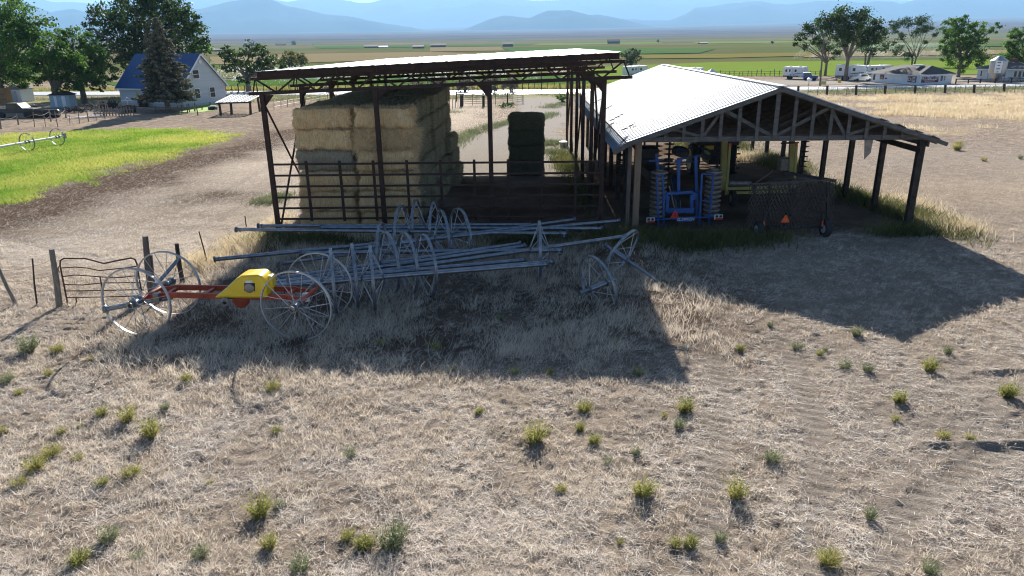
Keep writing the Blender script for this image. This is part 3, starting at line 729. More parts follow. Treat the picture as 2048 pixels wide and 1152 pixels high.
for col_ in (0, 1):
    for t in range(6):
        me = shag_me[0] if (col_ == 1 and t == 4) else straw_me[(t * 2 + col_) % 3]
        u = (-7.42 if col_ == 0 else -5.02) + rs.normal(0, .05) + (.12 if t == 5 and col_ else 0) - .05 * (5 - t) * (1 - col_) * .3
        lab = ('golden straw bale, front face of the big stack, %s column, %s tier' % (('left', 'right')[col_], tierw[t]))
        if col_ == 1 and t == 4: lab = 'shaggy straw bale with hanging loose stalks, right column just below the top bale'
        if col_ == 0 and t == 3: me = old_me[0]; lab = 'greyer bale in the left column of the stack front, third from the top'
        put_bale(me, u, .95 + rs.normal(0, .04), .43 + t * .83, lab, 'bales of the big stack under the hay shed')
nth = ['second', 'third', 'fourth', 'fifth', 'sixth', 'seventh', 'eighth', 'ninth', 'tenth', 'eleventh']
for row in range(1, 11):
    v = .95 + row * 1.19
    for t in range(6):
        dark = row > 4
        mes = hay_me if row < 8 else hay_me
        ext = .22 * sstep(3, 6, row) * (1 if t > 0 else 2.2) + (.35 if row > 7 and t < 3 else 0)
        put_bale(mes[(row + t) % 2], -5.0 + rs.normal(0, .06) + ext, v, .43 + t * .83 + (.05 if dark else 0) * t / 5,
                 'dull green bale, side of the big stack, %s row back, %s tier' % (nth[row - 1], tierw[t]), 'bales of the big stack under the hay shed')
    put_bale(hay_me[row % 2], -7.42 + rs.normal(0, .06) + .02 * row, v, .43 + 5 * .83 + .05 * dark,
             'dull green bale atop the big stack, outer column, %s row back' % nth[row - 1], 'bales of the big stack under the hay shed')
for row in range(2):
    for t in range(4):
        c = Vector((.92 + row * .1, 41.3 + row * 1.2, .43 + t * .84))
        o = bpy.data.objects.new('hay_bale', gr_me[(t + row) % 2]); link(o); o.location = c; o.rotation_euler = (rs.normal(0, .01), 0, rs.normal(0, .02))
        tag(o, 'dark green bale of the small square stack, %s row, %s' % (('front', 'rear')[row], ('at the bottom', 'second from the ground', 'third from the ground', 'on top')[t]), 'hay bale', 'bales of the small dark stack')

# ------------------------------------------------------------------ machine shed
bs = thing('machine_shed', 'open timber pole shed with a bright ribbed metal gable roof beside the hay shed', 'shed', (0, 28.15, 0), YAW)
BV = [0, 3, 6, 9, 12, 15, 18, 21, 24]
TV = [i * 1.0 for i in range(25)]
AP = (10.25, 5.62); LK = (4.5, 3.63); RK = (16.65, 3.52); zbc = 3.66
def top_l(u): return LK[1] + (u - LK[0]) * (AP[1] - LK[1]) / (AP[0] - LK[0])
def top_r(u): return RK[1] + (RK[0] - u) * (AP[1] - RK[1]) / (RK[0] - AP[0])
def tz(u): return (top_l(u) if u < AP[0] else top_r(u)) - .10
for vi, v in enumerate(TV):
    m = MB()
    m.beam((4.72, v, zbc), (16.2, v, zbc), .05, .19)
    m.beam((4.45, v - .003, tz(4.45)), (AP[0], v - .003, tz(AP[0])), .05, .16); m.beam((AP[0], v - .003, tz(AP[0])), (16.55, v - .003, tz(16.55)), .05, .16)
    hw = 5.75
    for s in (-1, 1):
        q = [AP[0] + s * hw * k for k in (.0, .35, .475, .70)]
        m.beam((q[0] + s * .08, v + .045, zbc + .1), (q[1], v + .045, tz(q[1]) - .06), .04, .13)
        m.beam((q[1] + s * .04, v + .045, tz(q[1]) - .06), (q[2], v + .045, zbc + .1), .04, .12)
        m.beam((q[2] + s * .06, v + .045, zbc + .1), (q[3], v + .045, tz(q[3]) - .05), .04, .11)
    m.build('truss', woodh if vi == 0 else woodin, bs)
for k in range(-7, 8):
    u = AP[0] + k * .70
    if tz(u) - zbc > .12:
        m = MB(); m.box((u, -.05, (tz(u) + zbc) / 2), (.13 if k else .17, .045, tz(u) - zbc + .1)); m.build('gable_stud', woodh, bs)
for vi, v in enumerate(BV):
    for s, u in ((0, 5.05), (1, 16.05)):
        m = MB(); wdt = .24 if vi == 0 else .2
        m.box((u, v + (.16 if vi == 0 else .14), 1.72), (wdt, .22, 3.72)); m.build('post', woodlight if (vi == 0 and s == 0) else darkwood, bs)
for u in (5.05, 16.05):
    m = MB(); m.box((u + (.145 if u > 10 else -.145), 12.1, 3.42), (.05, 24.4, .26)); m.build('eave_beam', wood, bs)
m = MB(); m.box((15.86, 1.7, 3.18), (.05, 3.8, .22)); m.build('plank', darkwood, bs)
m = MB(); m.box((4.72, .16, 1.68), (.15, .15, 3.4)); m.build('post', wood, bs)
for s in (0, 1):
    for k in range(9):
        t = (k + .25) / 9
        u = AP[0] + ((LK[0] - AP[0]) if s == 0 else (RK[0] - AP[0])) * t
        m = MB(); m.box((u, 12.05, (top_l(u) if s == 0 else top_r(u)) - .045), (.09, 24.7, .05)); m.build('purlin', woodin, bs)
ribbed('roof', galv, bs, (AP[0], -.35, AP[1]), (AP[0], 24.45, AP[1]), (LK[0], -.35, LK[1]), (LK[0], 24.45, LK[1]), 1, .3)
ribbed('roof', galv, bs, (AP[0] + .002, -.35, AP[1]), (AP[0] + .002, 24.45, AP[1]), (RK[0], -.35, RK[1]), (RK[0], 24.45, RK[1]), 1, .3)
ribbed('eave_panel', eavesky, bs, (LK[0] - .02, -.34, LK[1] - .06), (LK[0] - .02, 24.4, LK[1] - .06), (4.02, -.34, 3.26), (4.02, 24.4, 3.26), 1, .3)
m = MB(); m.beam((4.0, -.37, 3.22), (LK[0], -.37, LK[1] - .12), .04, .2); m.beam((LK[0], -.372, LK[1] - .12), (AP[0], -.372, AP[1] - .10), .04, .16); m.build('barge_board', woodh, bs)
m = MB(); m.beam((AP[0], -.374, AP[1] - .10), (RK[0] + .1, -.374, RK[1] - .10), .04, .15); m.build('barge_board', woodh, bs)
m = MB(); m.beam((AP[0], -.36, AP[1] + .03), (AP[0], 24.46, AP[1] + .03), .36, .03); m.build('ridge_cap', galv, bs)
for k in range(4):      # ragged board ends along the low right eave
    u = 14.2 + k * .68
    m = MB(); m.box((u, -.30, top_r(u) + .045), (.34, .3, .035), Matrix.Rotation(.33 + .1 * (k % 2), 3, 'Y')); m.build('loose_board', wood, bs)
for v in (2.4, 6.4, 11, 16):
    m = MB(); m.tube((LK[0] + .02, v, LK[1] + .04), (LK[0] + .75, v + .12, LK[1] + .40), .018, 6); m.tube((LK[0] + .55, v + .09, LK[1] + .30), (LK[0] + .50, v, LK[1] + .18), .010, 5); m.build('roof_bracket', rust, bs)
m = MB(); m.prism([(14.0, .55, 3.55), (14.35, .55, 3.55), (14.33, .56, 2.98), (14.12, .57, 2.72)], (0, .015, 0)); m.build('hanging_sheet', steel, bs)

# ------------------------------------------------------------------ spoked irrigation wheels
spokem = M('spoke_wire', (.34, .34, .35), (.52, .52, .53), 6, .5, .3)
rimb = M('bright_wheel_rim', (.36, .37, .39), (.52, .53, .55), 6, .45, .6, .05)
def wheel_set(R_, rw, splay, nsp, hubl, rsp, rmat=None):
    h = MB(); h.tube((-hubl, 0, 0), (hubl, 0, 0), .085, 12); h.ring((-splay, 0, 0), (1, 0, 0), .115, .04, .03, 14); h.ring((splay, 0, 0), (1, 0, 0), .115, .04, .03, 14)
    rim = MB(); rim.ring((0, 0, 0), (1, 0, 0), R_ - .012, rw, .024, 56)
    for k in range(6):
        a = k * math.pi / 3; rim.box((0, (R_ - .028) * math.cos(a), (R_ - .028) * math.sin(a)), (rw * .9, .035, .035), Matrix.Rotation(a, 3, 'X'))
    sp_ = []
    for k in range(nsp):
        s = MB(); a = 2 * math.pi * k / nsp; sg = 1 if k % 2 else -1; a2 = a + .30 * (1 if (k // 2) % 2 else -1)
        s.tube((sg * splay, .11 * math.cos(a2), .11 * math.sin(a2)), (0, (R_ - .03) * math.cos(a), (R_ - .03) * math.sin(a)), rsp, 5); sp_.append(s)
    def mesh(m, n, mat):
        o = m.build(n, mat, smooth=True); me = o.data; C.objects.unlink(o); bpy.data.objects.remove(o); return me
    return mesh(h, 'wheel', alum), mesh(rim, 'rim', rmat or alumw), [mesh(s, 'spoke', spokem) for s in sp_]
WA = wheel_set(.965, .09, .30, 14, .36, .011)
WB = wheel_set(.965, .075, .16, 16, .22, .010, rimb)
def add_wheel(ws, parent, loc, axis, spin=0.):
    o = bpy.data.objects.new('wheel', ws[0]); link(o, parent); o.location = loc
    o.rotation_mode = 'QUATERNION'; q = Vector((1, 0, 0)).rotation_difference(Vector(axis).normalized())
    o.rotation_quaternion = q @ Matrix.Rotation(spin, 3, 'X').to_quaternion()
    link(bpy.data.objects.new('rim', ws[1]), o)
    for s in ws[2]: link(bpy.data.objects.new('spoke', s), o)
    return o
def irrigation_pipe(a, b, wheels, label, zz=.965, r=.066, name='irrigation_pipe', end='flange'):
    A = G(*a, zz); B = G(*b, zz if not isinstance(zz, tuple) else zz[1])
    o = A.copy(); t = thing(name, label, 'irrigation pipe', o, 0, 'wheel line pipes stacked in front of the hay shed')
    d = (B - A).normalized()
    m = MB(); m.tube(A - o, B - o, r, 12); m.build('pipe', alum, t, smooth=True)
    for p, s in ((A, 1), (B, -1)):
        m = MB(); m.ring(p - o + d * .03 * s, d, r + .03, .05, .03, 14); m.ring(p - o + d * .16 * s, d, r + .014, .03, .014, 14); m.build('coupling', alum, t, smooth=True)
    if end == 'valve':
        m = MB(); e = B - o; m.tube(e, e + d * .22, r * 1.15, 12); m.tube(e + d * .1, e + d * .1 + Vector((.02, -.12, -.12)), .05, 10); m.ring(e + d * .2, d, r + .05, .04, .03, 14); m.build('valve', alum, t, smooth=True)
    for wx in wheels:
        lo, hi = 0., 1.
        for _ in range(30):
            mid = (lo + hi) / 2
            if pjx(A.lerp(B, mid)) < wx: lo = mid
            else: hi = mid
        c = A.lerp(B, lo)
        add_wheel(WA, t, (c.x - o.x, c.y - o.y, .965 - o.z), (d.x, d.y, d.z * .3), rs.rand() * .6)
    return t
irrigation_pipe((515, 452), (1062, 449), [833], 'long aluminium pipe with one wheel lying highest and farthest back, against the corral fence')
irrigation_pipe((640, 455), (1205, 457), [869], 'aluminium wheel line pipe near the corral rails ending bare on the right', end='flange')
irrigation_pipe((471, 459), (1122, 467), [803], 'aluminium pipe reaching farthest left past the shed post, with a valve on its right end', end='valve')
irrigation_pipe((700, 500), (1150, 439), [921], 'slanting aluminium pipe whose right end pokes up in front of the fence rails')
irrigation_pipe((427, 519), (1239, 441), [886], 'long slanting aluminium pipe from the golden weeds up to the machine shed post')
irrigation_pipe((600, 506), (1112, 500), [765, 1079], 'aluminium pipe with two wheels and a valve at its right end, in mid stack', end='valve')
irrigation_pipe((562, 527), (835, 491), [], 'short thinner aluminium pipe lying left in the stack without a wheel', zz=.80, r=.05)
irrigation_pipe((558, 557), (1041, 487), [779], 'aluminium pipe ending bare just above the long slanting one, upper of a pair')
irrigation_pipe((548, 565), (1050, 492), [815], 'aluminium pipe ending bare just above the long slanting one, lower of a pair')
irrigation_pipe((540, 575), (1253, 472), [852], 'longest slanting aluminium pipe, its right end resting at the leaning wheel')
irrigation_pipe((545, 571), (1096, 528), [745], 'aluminium pipe tucked below the front pipe with the third wheel from the mover')
irrigation_pipe((547, 566), (1051, 520), [709], 'aluminium pipe just behind the front pipe carrying the second wheel from the mover')
irrigation_pipe((540, 574), (1108, 523), [667], 'front aluminium pipe of the stack carrying the wheel next to the yellow mover')

# loose wheels at the right of the stack
def loose(label, c, axis, spin, axle, sink=0):
    t = thing('loose_wheel', label, 'spoked wheel', c, 0, 'loose irrigation wheels in the dry grass')
    add_wheel(WA, t, (0, 0, -sink), axis, spin)
    ax = Vector(axis).normalized(); m = MB(); m.tube(ax * axle[0], ax * axle[1], .05, 10); m.ring(ax * axle[0], ax, .085, .06, .035, 12); m.build('axle', alum, t, smooth=True)
    return t
c = G(1240, 510, .78)
loose('large spoked wheel leaning over on its axle pipe by the machine shed corner', c, (.74, -.52, -.43), .2, (-.55, 1.5))
c = G(1196, 572, .42)
loose('half buried spoked wheel lying in the grass below the leaning wheel', c, (.83, .42, .18), .5, (-.62, .62))

# ------------------------------------------------------------------ wheel line mover
FL, FRr, RL, RR = Vector((-10.0, 17.75, .94)), Vector((-5.62, 17.3, .94)), Vector((-9.85, 19.3, .94)), Vector((-5.42, 18.95, .94))
o = Vector((-7.6, 18.2, 0))
mv = thing('wheel_line_mover', 'wheel line mover with a yellow engine cover, red frame and four spoked wheels', 'irrigation mover', o)
for a, b in ((FL, RL), (FRr, RR)):
    d = (b - a).normalized()
    for p in (a, b): add_wheel(WB, mv, p - o, d, rs.rand())
    m = MB(); m.tube(a - o - d * .12, b - o + d * .12, .06, 12); m.build('axle', red, mv, smooth=True)
    for p, s in ((a, -1), (b, 1)):
        m = MB(); m.lathe(p - o + d * .12 * s, d * s, [(0, .085), (.16, .085), (.16, .06), (.02, .055)], 14); m.build('hub_cap', steel, mv, smooth=True)
def mm(a, b, t): return a.lerp(b, t)
for t, zoff in ((.34, .05), (.74, .05)):
    a = mm(FL, RL, t); b = mm(FRr, RR, t); d = (b - a).normalized(); m = MB()
    m.beam(a - o + Vector((0, 0, -.06)), a - o + d * .5 + Vector((0, 0, .03)), .07, .15); m.beam(a - o + d * .48 + Vector((0, 0, .03)), b - o - d * .5 + Vector((0, 0, .03)), .072, .15); m.beam(b - o - d * .52 + Vector((0, 0, .03)), b - o + Vector((0, 0, -.06)), .07, .15)
    m.build('frame_beam', red, mv, bevel=.008)
for t in (.12, .36, .62, .88):
    a = mm(mm(FL, RL, .30), mm(FRr, RR, .30), t); b = mm(mm(FL, RL, .72), mm(FRr, RR, .72), t); m = MB(); m.beam(a - o + Vector((0, 0, .02)), b - o + Vector((0, 0, .02)), .1, .08); m.build('cross_member', red, mv)
yf = 17.80
P = lambda x, y, Y=yf: AY(x, y, Y) - o
prof = [P(426, 597), P(450, 578), P(470, 559), P(482, 552), P(517, 550), P(527, 556), P(531, 566), P(534, 597)]
m = MB(); m.prism(prof, (.02, .62, 0)); cov = m.build('engine_cover', ylw, mv, smooth=True, bevel=.07)
cov.modifiers['bevel'].segments = 4
m = MB(); m.prism([P(488, 566, yf - .006), P(510, 566, yf - .006), P(510, 582, yf - .006), P(488, 582, yf - .006)], (0, .02, 0)); win = m.build('engine_opening', black, mv, bevel=.01)
m = MB(); m.lathe(P(499, 576, yf - .012), (0, -1, 0), [(0, .13), (.03, .13), (.04, .09), (.04, .0)], 16); m.build('recoil_starter', steel, mv, smooth=True)
m = MB(); m.prism([P(491, 561, yf - .008), P(504, 561, yf - .008), P(504, 566, yf - .008), P(491, 566, yf - .008)], (0, .006, 0)); m.build('paper_label', whitepl, mv)
m = MB(); c = P(540, 561, yf + .45); m.box(c, (.24, .34, .36)); m.build('fuel_tank', ylw, mv, bevel=.04)
m = MB(); m.lathe(P(480, 603, 18.25), (0, 1, 0), [(0, 0), (0, .14), (.05, .21), (.18, .21), (.2, .1)], 24); m.build('gearbox_guard', red, mv, smooth=True)
m = MB(); m.lathe(P(449, 606, yf - .20), (-.3, 1, .05), [(0, .055), (0, .085), (.05, .085), (.06, .105), (.12, .105), (.13, .08), (.3, .08)], 16); m.build('outlet_pipe', alum, mv, smooth=True)
m = MB(); m.tube(G(212, 618, .72) - o, G(345, 594, .80) - o, .07, 12); m.ring(G(212, 618, .72) - o, (1, .1, 0), .1, .1, .04, 14); m.ring(G(262, 610, .75) - o, (1, .1, 0), .1, .1, .04, 14); m.build('drive_pipe', alum, mv, smooth=True)
m = MB(); m.tube(G(272, 596, .86) - o, G(440, 590, .80) - o, .04, 10); m.box(G(272, 596, .86) - o, (.16, .12, .2)); m.build('drive_shaft', alum, mv, smooth=True)
for x in (314, 612):
    m = MB(); m.box(P(x, 594, 18.15), (.16, .14, .22)); m.build('chain_guard', white if x > 500 else steel, mv)
m = MB(); a = G(307, 576, .62); b = AY(358, 517, 20.75)
pp = tag(m.tube(a, b, .055, 10).build('aluminium_pipe', alum, smooth=True), 'short aluminium pipe leaning on the wooden fence post behind the mover', 'pipe')

# ------------------------------------------------------------------ fence and bent gate at the left
wf = thing('wire_fence', 'sagging wire fence of weathered wooden posts and thin steel stakes at the left', 'fence', (-12, 20, 0))
off = (-12, 20, 0)
def post_px(top, base, r, mat, n=7, name='post'):
    b = G(*base); t = AY(top[0], top[1], b.y); b.z = -.15
    m = MB(); mid = b.lerp(t, .5) + Vector((rs.normal(0, .02), 0, 0)); m.path([b, mid, t], [r * 1.1, r, r * .85], n); return m, b, t
posts = []
for top, base, r, mat in [((103, 498), (118, 610), .085, woodgrey), ((65, 517), (73, 608), .025, rust), ((-6, 528), (34, 607), .06, woodgrey), ((290, 472), (303, 588), .10, wood), ((302, 510), (306, 585), .05, wood), ((353, 487), (366, 567), .075, darkwood), ((398, 463), (416, 531), .024, rust), ((490, 432), (494, 455), .024, rust), ((-70, 520), (-58, 606), .03, rust)]:
    m, b, t = post_px(top, base, r, mat); m.build('post', mat, wf, off); posts.append((b, t))
for k in (.35, .6, .85):
    for i, j in ((8, 2), (2, 1), (1, 0), (3, 5), (5, 6), (6, 7)):
        a = posts[i][0].lerp(posts[i][1], k); b = posts[j][0].lerp(posts[j][1], k); c = a.lerp(b, .5) - Vector((0, 0, .04)); m = MB(); m.path([a, c, b], .0035, 4); m.build('wire', rust, wf, off)
gt = thing('farm_gate', 'bent rusty tube gate standing beside the weathered wooden post', 'gate', (-12, 20.2, 0)); go = (-12, 20.2, 0)
Yg = 20.25
def gpath(pts, r, nm):
    m = MB(); m.path([AY(x, y, Yg) for x, y in pts], r, 8); m.build(nm, gatem, gt, go, smooth=True)
gpath([(136, 611), (128, 570), (120, 530), (121, 521), (127, 517), (170, 517), (190, 522), (208, 527), (235, 521), (262, 516), (270, 519), (274, 528), (279, 560), (284, 590)], .024, 'frame')
for q in ([(122, 536), (150, 534), (175, 536), (198, 541), (240, 537), (272, 533)], [(126, 553), (150, 550), (180, 552), (205, 554), (240, 555), (276, 551)], [(128, 569), (165, 570), (203, 566), (281, 565)], [(131, 582), (205, 581), (287, 579)], [(134, 595), (205, 594), (283, 592)]): gpath(q, .017, 'rail')
gpath([(200, 553), (207, 593)], .022, 'upright'); gpath([(136, 611), (143, 613), (150, 611), (153, 604), (152, 595)], .018, 'foot')
gpath([(118, 532), (116, 538), (119, 545)], .015, 'latch')

# ------------------------------------------------------------------ machinery under the pole shed
dh = thing('disc_harrow', 'folded blue disc harrow with ringed rollers and a red triangle on its back', 'harrow', (7.6, 29, 0)); ho = (7.6, 29, 0)
Q = lambda x, y, Y: AY(x, y, Y)
def hb(nm, mat, fn, bev=0, sm=False):
    m = MB(); fn(m); return m.build(nm, mat, dh, ho, smooth=sm, bevel=bev)
for xa, xb in ((1313, 345), (1420, 343)):
    a = Q(xa, 455, 29.3); a.z = .28; top = Q(xa, xb, 29.3).z; prof = []
    z = 0.
    while z < top - .28: prof += [(z, .16), (z + .03, .33), (z + .08, .345), (z + .12, .33), (z + .15, .16), (z + .19, .16)]; z += .2
    hb('roller', discm, lambda m: m.lathe(a, (0, 0, 1), prof, 22), sm=True)
def ladder(m, x1, x2, x1b, x2b, y0, y1, Y, rungs):
    m.beam(Q(x1, y0, Y), Q(x1b, y1, Y), .07, .06, (0, 1, 0)); m.beam(Q(x2, y0, Y), Q(x2b, y1, Y), .07, .06, (0, 1, 0))
    for t in rungs: m.beam(Q(x1 + (x1b - x1) * t, y0 + (y1 - y0) * t, Y), Q(x2 + (x2b - x2) * t, y0 + (y1 - y0) * t - 2, Y), .06, .05)
hb('roller_frame', blue, lambda m: ladder(m, 1314, 1326, 1317, 1328, 350, 455, 28.93, (.02, .5, .97)))
hb('roller_frame', blue, lambda m: ladder(m, 1427, 1404, 1416, 1398, 347, 463, 28.93, (.02, .48, .93)))
hb('main_frame', blue, lambda m: (m.beam(Q(1332, 387, 29.1), Q(1386, 384, 29.1), .14, .12), m.beam(Q(1336, 392, 29.1), Q(1333, 424, 29.1), .13, .14, (0, 1, 0)), m.beam(Q(1383, 390, 29.1), Q(1383, 424, 29.1), .13, .14, (0, 1, 0)), m.beam(Q(1334, 421, 29.1), Q(1388, 421, 29.1), .16, .2), m.beam(Q(1336, 392, 29.1), Q(1328, 395, 29.1), .1, .3), m.beam(Q(1383, 390, 29.1), Q(1392, 394, 29.1), .1, .3)), .015)
hb('mast', blue, lambda m: (m.beam(Q(1357, 386, 29.3), Q(1357, 316, 29.3), .12, .12, (0, 1, 0)), m.beam(Q(1350, 322, 29.3), Q(1364, 321, 29.3), .1, .1)))
hb('side_arm', blue, lambda m: (m.beam(Q(1391, 312, 29.6), Q(1394, 436, 29.6), .12, .12, (0, 1, 0)), m.beam(Q(1390, 385, 29.6), Q(1402, 384, 29.4), .08, .08)), .01)
hb('side_arm', blue, lambda m: (m.beam(Q(1313, 308, 30), Q(1316, 348, 30), .12, .1, (0, 1, 0)), m.beam(Q(1298, 322, 30), Q(1326, 319, 30), .08, .08), m.beam(Q(1330, 430, 29.5), Q(1322, 350, 29.5), .1, .1, (0, 1, 0))), .01)
hb('hydraulic_ram', steel, lambda m: (m.tube(Q(1350, 420, 29.5), Q(1338, 372, 29.6), .035, 8), m.tube(Q(1352, 428, 29.3), Q(1352, 400, 29.3), .02, 8), m.tube(Q(1362, 424, 29.3), Q(1360, 400, 29.3), .02, 8)), 0, True)
c = Q(1361, 303, 29.6); tw = MB(); tw.lathe(c, (.15, -.25, 1), [(-.12, .2), (-.13, .30), (-.08, .36), (.08, .36), (.13, .30), (.12, .2)], 24); wh = tw.build('wheel', rubber, dh, ho, smooth=True)
m = MB(); m.lathe(c, (.15, -.25, 1), [(-.1, .0), (-.1, .21), (.1, .21), (.1, 0)], 20); m.build('rim', bluedark, wh, ho)
c = Q(1412, 308, 29.9); tw = MB(); tw.lathe(c, (.35, -.5, .8), [(-.1, .16), (-.11, .26), (.11, .26), (.1, .16)], 22); wh = tw.build('gauge_wheel', rubber, dh, ho, smooth=True)
m = MB(); m.lathe(c, (.35, -.5, .8), [(-.08, 0), (-.08, .17), (.08, .17), (.08, 0)], 18); m.build('rim', sagem, wh, ho)
hb('wheel_arm', bluedark, lambda m: (m.tube(Q(1358, 318, 29.5), Q(1412, 309, 29.9), .05, 8), m.tube(Q(1358, 326, 29.5), Q(1395, 323, 29.8), .04, 8)))
hb('light_bar', blue, lambda m: m.beam(Q(1300, 440, 28.7), Q(1436, 433, 28.7), .05, .05))
for x, y in ((1301, 440), (1437, 434)):
    c = Q(x, y, 28.66); lo_ = Vector(ho)
    m = MB(); m.box(c, (.36, .05, .22)); tl = m.build('tail_light', whitepl, dh, ho, bevel=.03)
    m = MB(); m.box(c + Vector((.02, -.035, -.07)), (.30, .03, .07)); m.build('red_lens', smvred, tl, ho)
    m = MB(); m.box(c + Vector((-.08, -.035, .035)), (.10, .03, .09)); m.box(c + Vector((.08, -.035, .035)), (.10, .03, .09)); m.build('lamp', black, tl, ho)
def smv(parent, c, s, mats, oo, Y=0):
    def tri(k, d): return [(c.x - s * k, c.y - d, c.z - s * .55 * k), (c.x + s * k, c.y - d, c.z - s * .55 * k), (c.x + s * .18 * k, c.y - d, c.z + s * 1.05 * k), (c.x - s * .18 * k, c.y - d, c.z + s * 1.05 * k)]
    m = MB(); m.prism(tri(1, 0), (0, .02, 0)); t = m.build('warning_triangle', mats[0], parent, oo)
    m = MB(); m.prism(tri(.62, .012), (0, .01, 0)); m.build('reflector', mats[1], t, oo)
smv(dh, Q(1350, 431, 28.6), .19, (smvred, M('triangle_centre_red', (.55, .03, .03), None, 1, .5)), ho)
a, b, c_, d_ = Q(1349, 435, 28.64), Q(1391, 433, 28.64), Q(1386, 443, 28.64), Q(1356, 445, 28.64)
m = MB(); m.prism([d_, c_, b, a], (0, .02, 0)); sg = m.build('name_board', blue, dh, ho)
def text(s, size, loc, rot, mat, parent, ext=.003, name='lettering', sx=1.):
    cu = bpy.data.curves.new(name, 'FONT'); cu.body = s; cu.size = size; cu.align_x = 'CENTER'; cu.align_y = 'CENTER'; cu.extrude = ext; cu.offset = size * .012
    to = bpy.data.objects.new('tmp', cu); C.objects.link(to); dg = bpy.context.evaluated_depsgraph_get(); dg.update()
    me = bpy.data.meshes.new_from_object(to.evaluated_get(dg)); C.objects.unlink(to); bpy.data.objects.remove(to)
    me.materials.clear(); me.materials.append(mat); o2 = bpy.data.objects.new(name, me); link(o2, parent); o2.location = loc; o2.rotation_euler = rot; o2.scale = (sx, 1, 1); return o2
cc = Q(1374, 438.6, 28.62) - Vector(ho)
text('LEMKEN', .17, cc, (R(90), 0, R(2)), white, sg)
m = MB(); m.ring(Q(1357.5, 439.4, 28.63), (0, 1, 0), .055, .008, .02, 14); m.build('emblem', white, sg, ho)
def gang(x, y0, y1, Y, r, nm='disc_gang', parent=dh, oo=ho, mat=black):
    a = Q(x, y1, Y); b = Q(x, y0, Y); m = MB(); z = a.z
    m.tube(a, (a.x, a.y, b.z), .05, 8)
    while z < b.z:
        n0 = len(m.v); n = 24
        for h, rr in ((0, 1), (.012, 1)):
            for k in range(n):
                q = r * (.86 if k % 3 == 0 else 1.)
                m.v.append((a.x + q * math.cos(k * 6.2832 / n), a.y + q * math.sin(k * 6.2832 / n), z + h))
        m.v += [(a.x, a.y, z - .05), (a.x, a.y, z - .04)]
        for k in range(n):
            k2 = (k + 1) % n; m.f += [(n0 + k, n0 + k2, n0 + n + k2, n0 + n + k), (n0 + k2, n0 + k, n0 + 2 * n), (n0 + n + k, n0 + n + k2, n0 + 2 * n + 1)]
        z += .23
    m.build(nm, mat, parent, oo)
gang(1246, 268, 352, 31.2, .30); gang(1286, 284, 352, 33.5, .28); gang(1311, 284, 350, 34.2, .28); gang(1336, 284, 348, 33.0, .26)
hb('hopper_body', black, lambda m: (m.box(Q(1292, 318, 33), (.9, 1.2, 1.1)), m.box(Q(1305, 345, 31), (.7, 1.6, .4)), m.beam(Q(1285, 322, 32), Q(1345, 322, 32), .1, .12)))
hb('drawbar', bluedark, lambda m: (m.beam(Q(1358, 425, 29.4), Q(1345, 350, 34), .16, .16), m.beam(Q(1300, 338, 31), Q(1330, 334, 31), .1, .1)))

yd = thing('folding_cultivator', 'old yellow folding cultivator with upright wings and grey drums', 'cultivator', (11.5, 33, 0)); yo = (11.5, 33, 0)
def yb(nm, mat, fn, bev=0, sm=False):
    m = MB(); fn(m); return m.build(nm, mat, yd, yo, smooth=sm, bevel=bev)
yb('wing_upright', ylwold, lambda m: (m.beam(Q(1449, 281, 33), Q(1445, 380, 33), .26, .2, (0, 1, 0)),), .01)
yb('wing_upright', ylwold, lambda m: (m.beam(Q(1460, 287, 32.6), Q(1452, 390, 32.6), .11, .1, (0, 1, 0)),), .01)
yb('wing_upright', ylwold, lambda m: (m.beam(Q(1584, 279, 34), Q(1581, 345, 34), .22, .2, (0, 1, 0)),), .01)
yb('wing_upright', ylwold, lambda m: (m.beam(Q(1593, 287, 33.2), Q(1588, 374, 33.2), .11, .1, (0, 1, 0)),), .01)
for x, y in ((1460, 290), (1593, 288)):
    yb('reflector', smvor, lambda m: m.box(Q(x, y, 32.5 if x < 1500 else 33.1), (.10, .05, .14)))
yb('tool_beam', ylwold, lambda m: m.beam(Q(1452, 377, 32.7), Q(1602, 374, 32.7), .12, .13)); yb('tool_beam', ylwold, lambda m: m.beam(Q(1450, 386, 32.5), Q(1602, 382, 32.5), .12, .12))
for xa, xb in ((1456, 1500), (1546, 1592)):
    yb('drum', steel, lambda m: m.lathe(Q(xa, 367, 33), Q(xb, 366, 33) - Q(xa, 367, 33), [(0, 0), (0, .22), ((Q(xb, 366, 33) - Q(xa, 367, 33)).length, .22), ((Q(xb, 366, 33) - Q(xa, 367, 33)).length, 0)], 20), 0, True)
yb('top_bar', black, lambda m: m.beam(Q(1562, 286.5, 33.6), Q(1597, 285, 33.6), .08, .07))
yb('seed_box', steel, lambda m: m.box(Q(1570, 328, 34.2), (.62, .5, .62)), .05)
gang(1433, 302, 352, 33.4, .17, 'disc_column', yd, yo); gang(1603, 278, 352, 33.4, .19, 'disc_column', yd, yo)
for x in (1463, 1582):
    c = Q(x, 420, 32.2); c.z = .38; m = MB(); m.lathe(c, (1, 0, 0), [(-.1, .2), (-.11, .34), (-.07, .38), (.07, .38), (.11, .34), (.1, .2)], 22); wv = m.build('wheel', rubber, yd, yo, smooth=True)
    m = MB(); m.lathe(c, (1, 0, 0), [(-.09, 0), (-.09, .21), (.09, .21), (.09, 0)], 18); m.build('rim', steel, wv, yo)
yb('leg', black, lambda m: (m.beam(Q(1463, 390, 32.4), (Q(1463, 420, 32.2).x, 32.2, .38), .1, .1, (0, 1, 0)), m.beam(Q(1582, 390, 32.4), (Q(1582, 420, 32.2).x, 32.2, .38), .1, .1, (0, 1, 0))))
tr = thing('sprayer_tractor', 'dark tractor with yellow wheels parked deep inside the pole shed', 'tractor', (12.3, 41, 0)); to_ = (12.3, 41, 0)
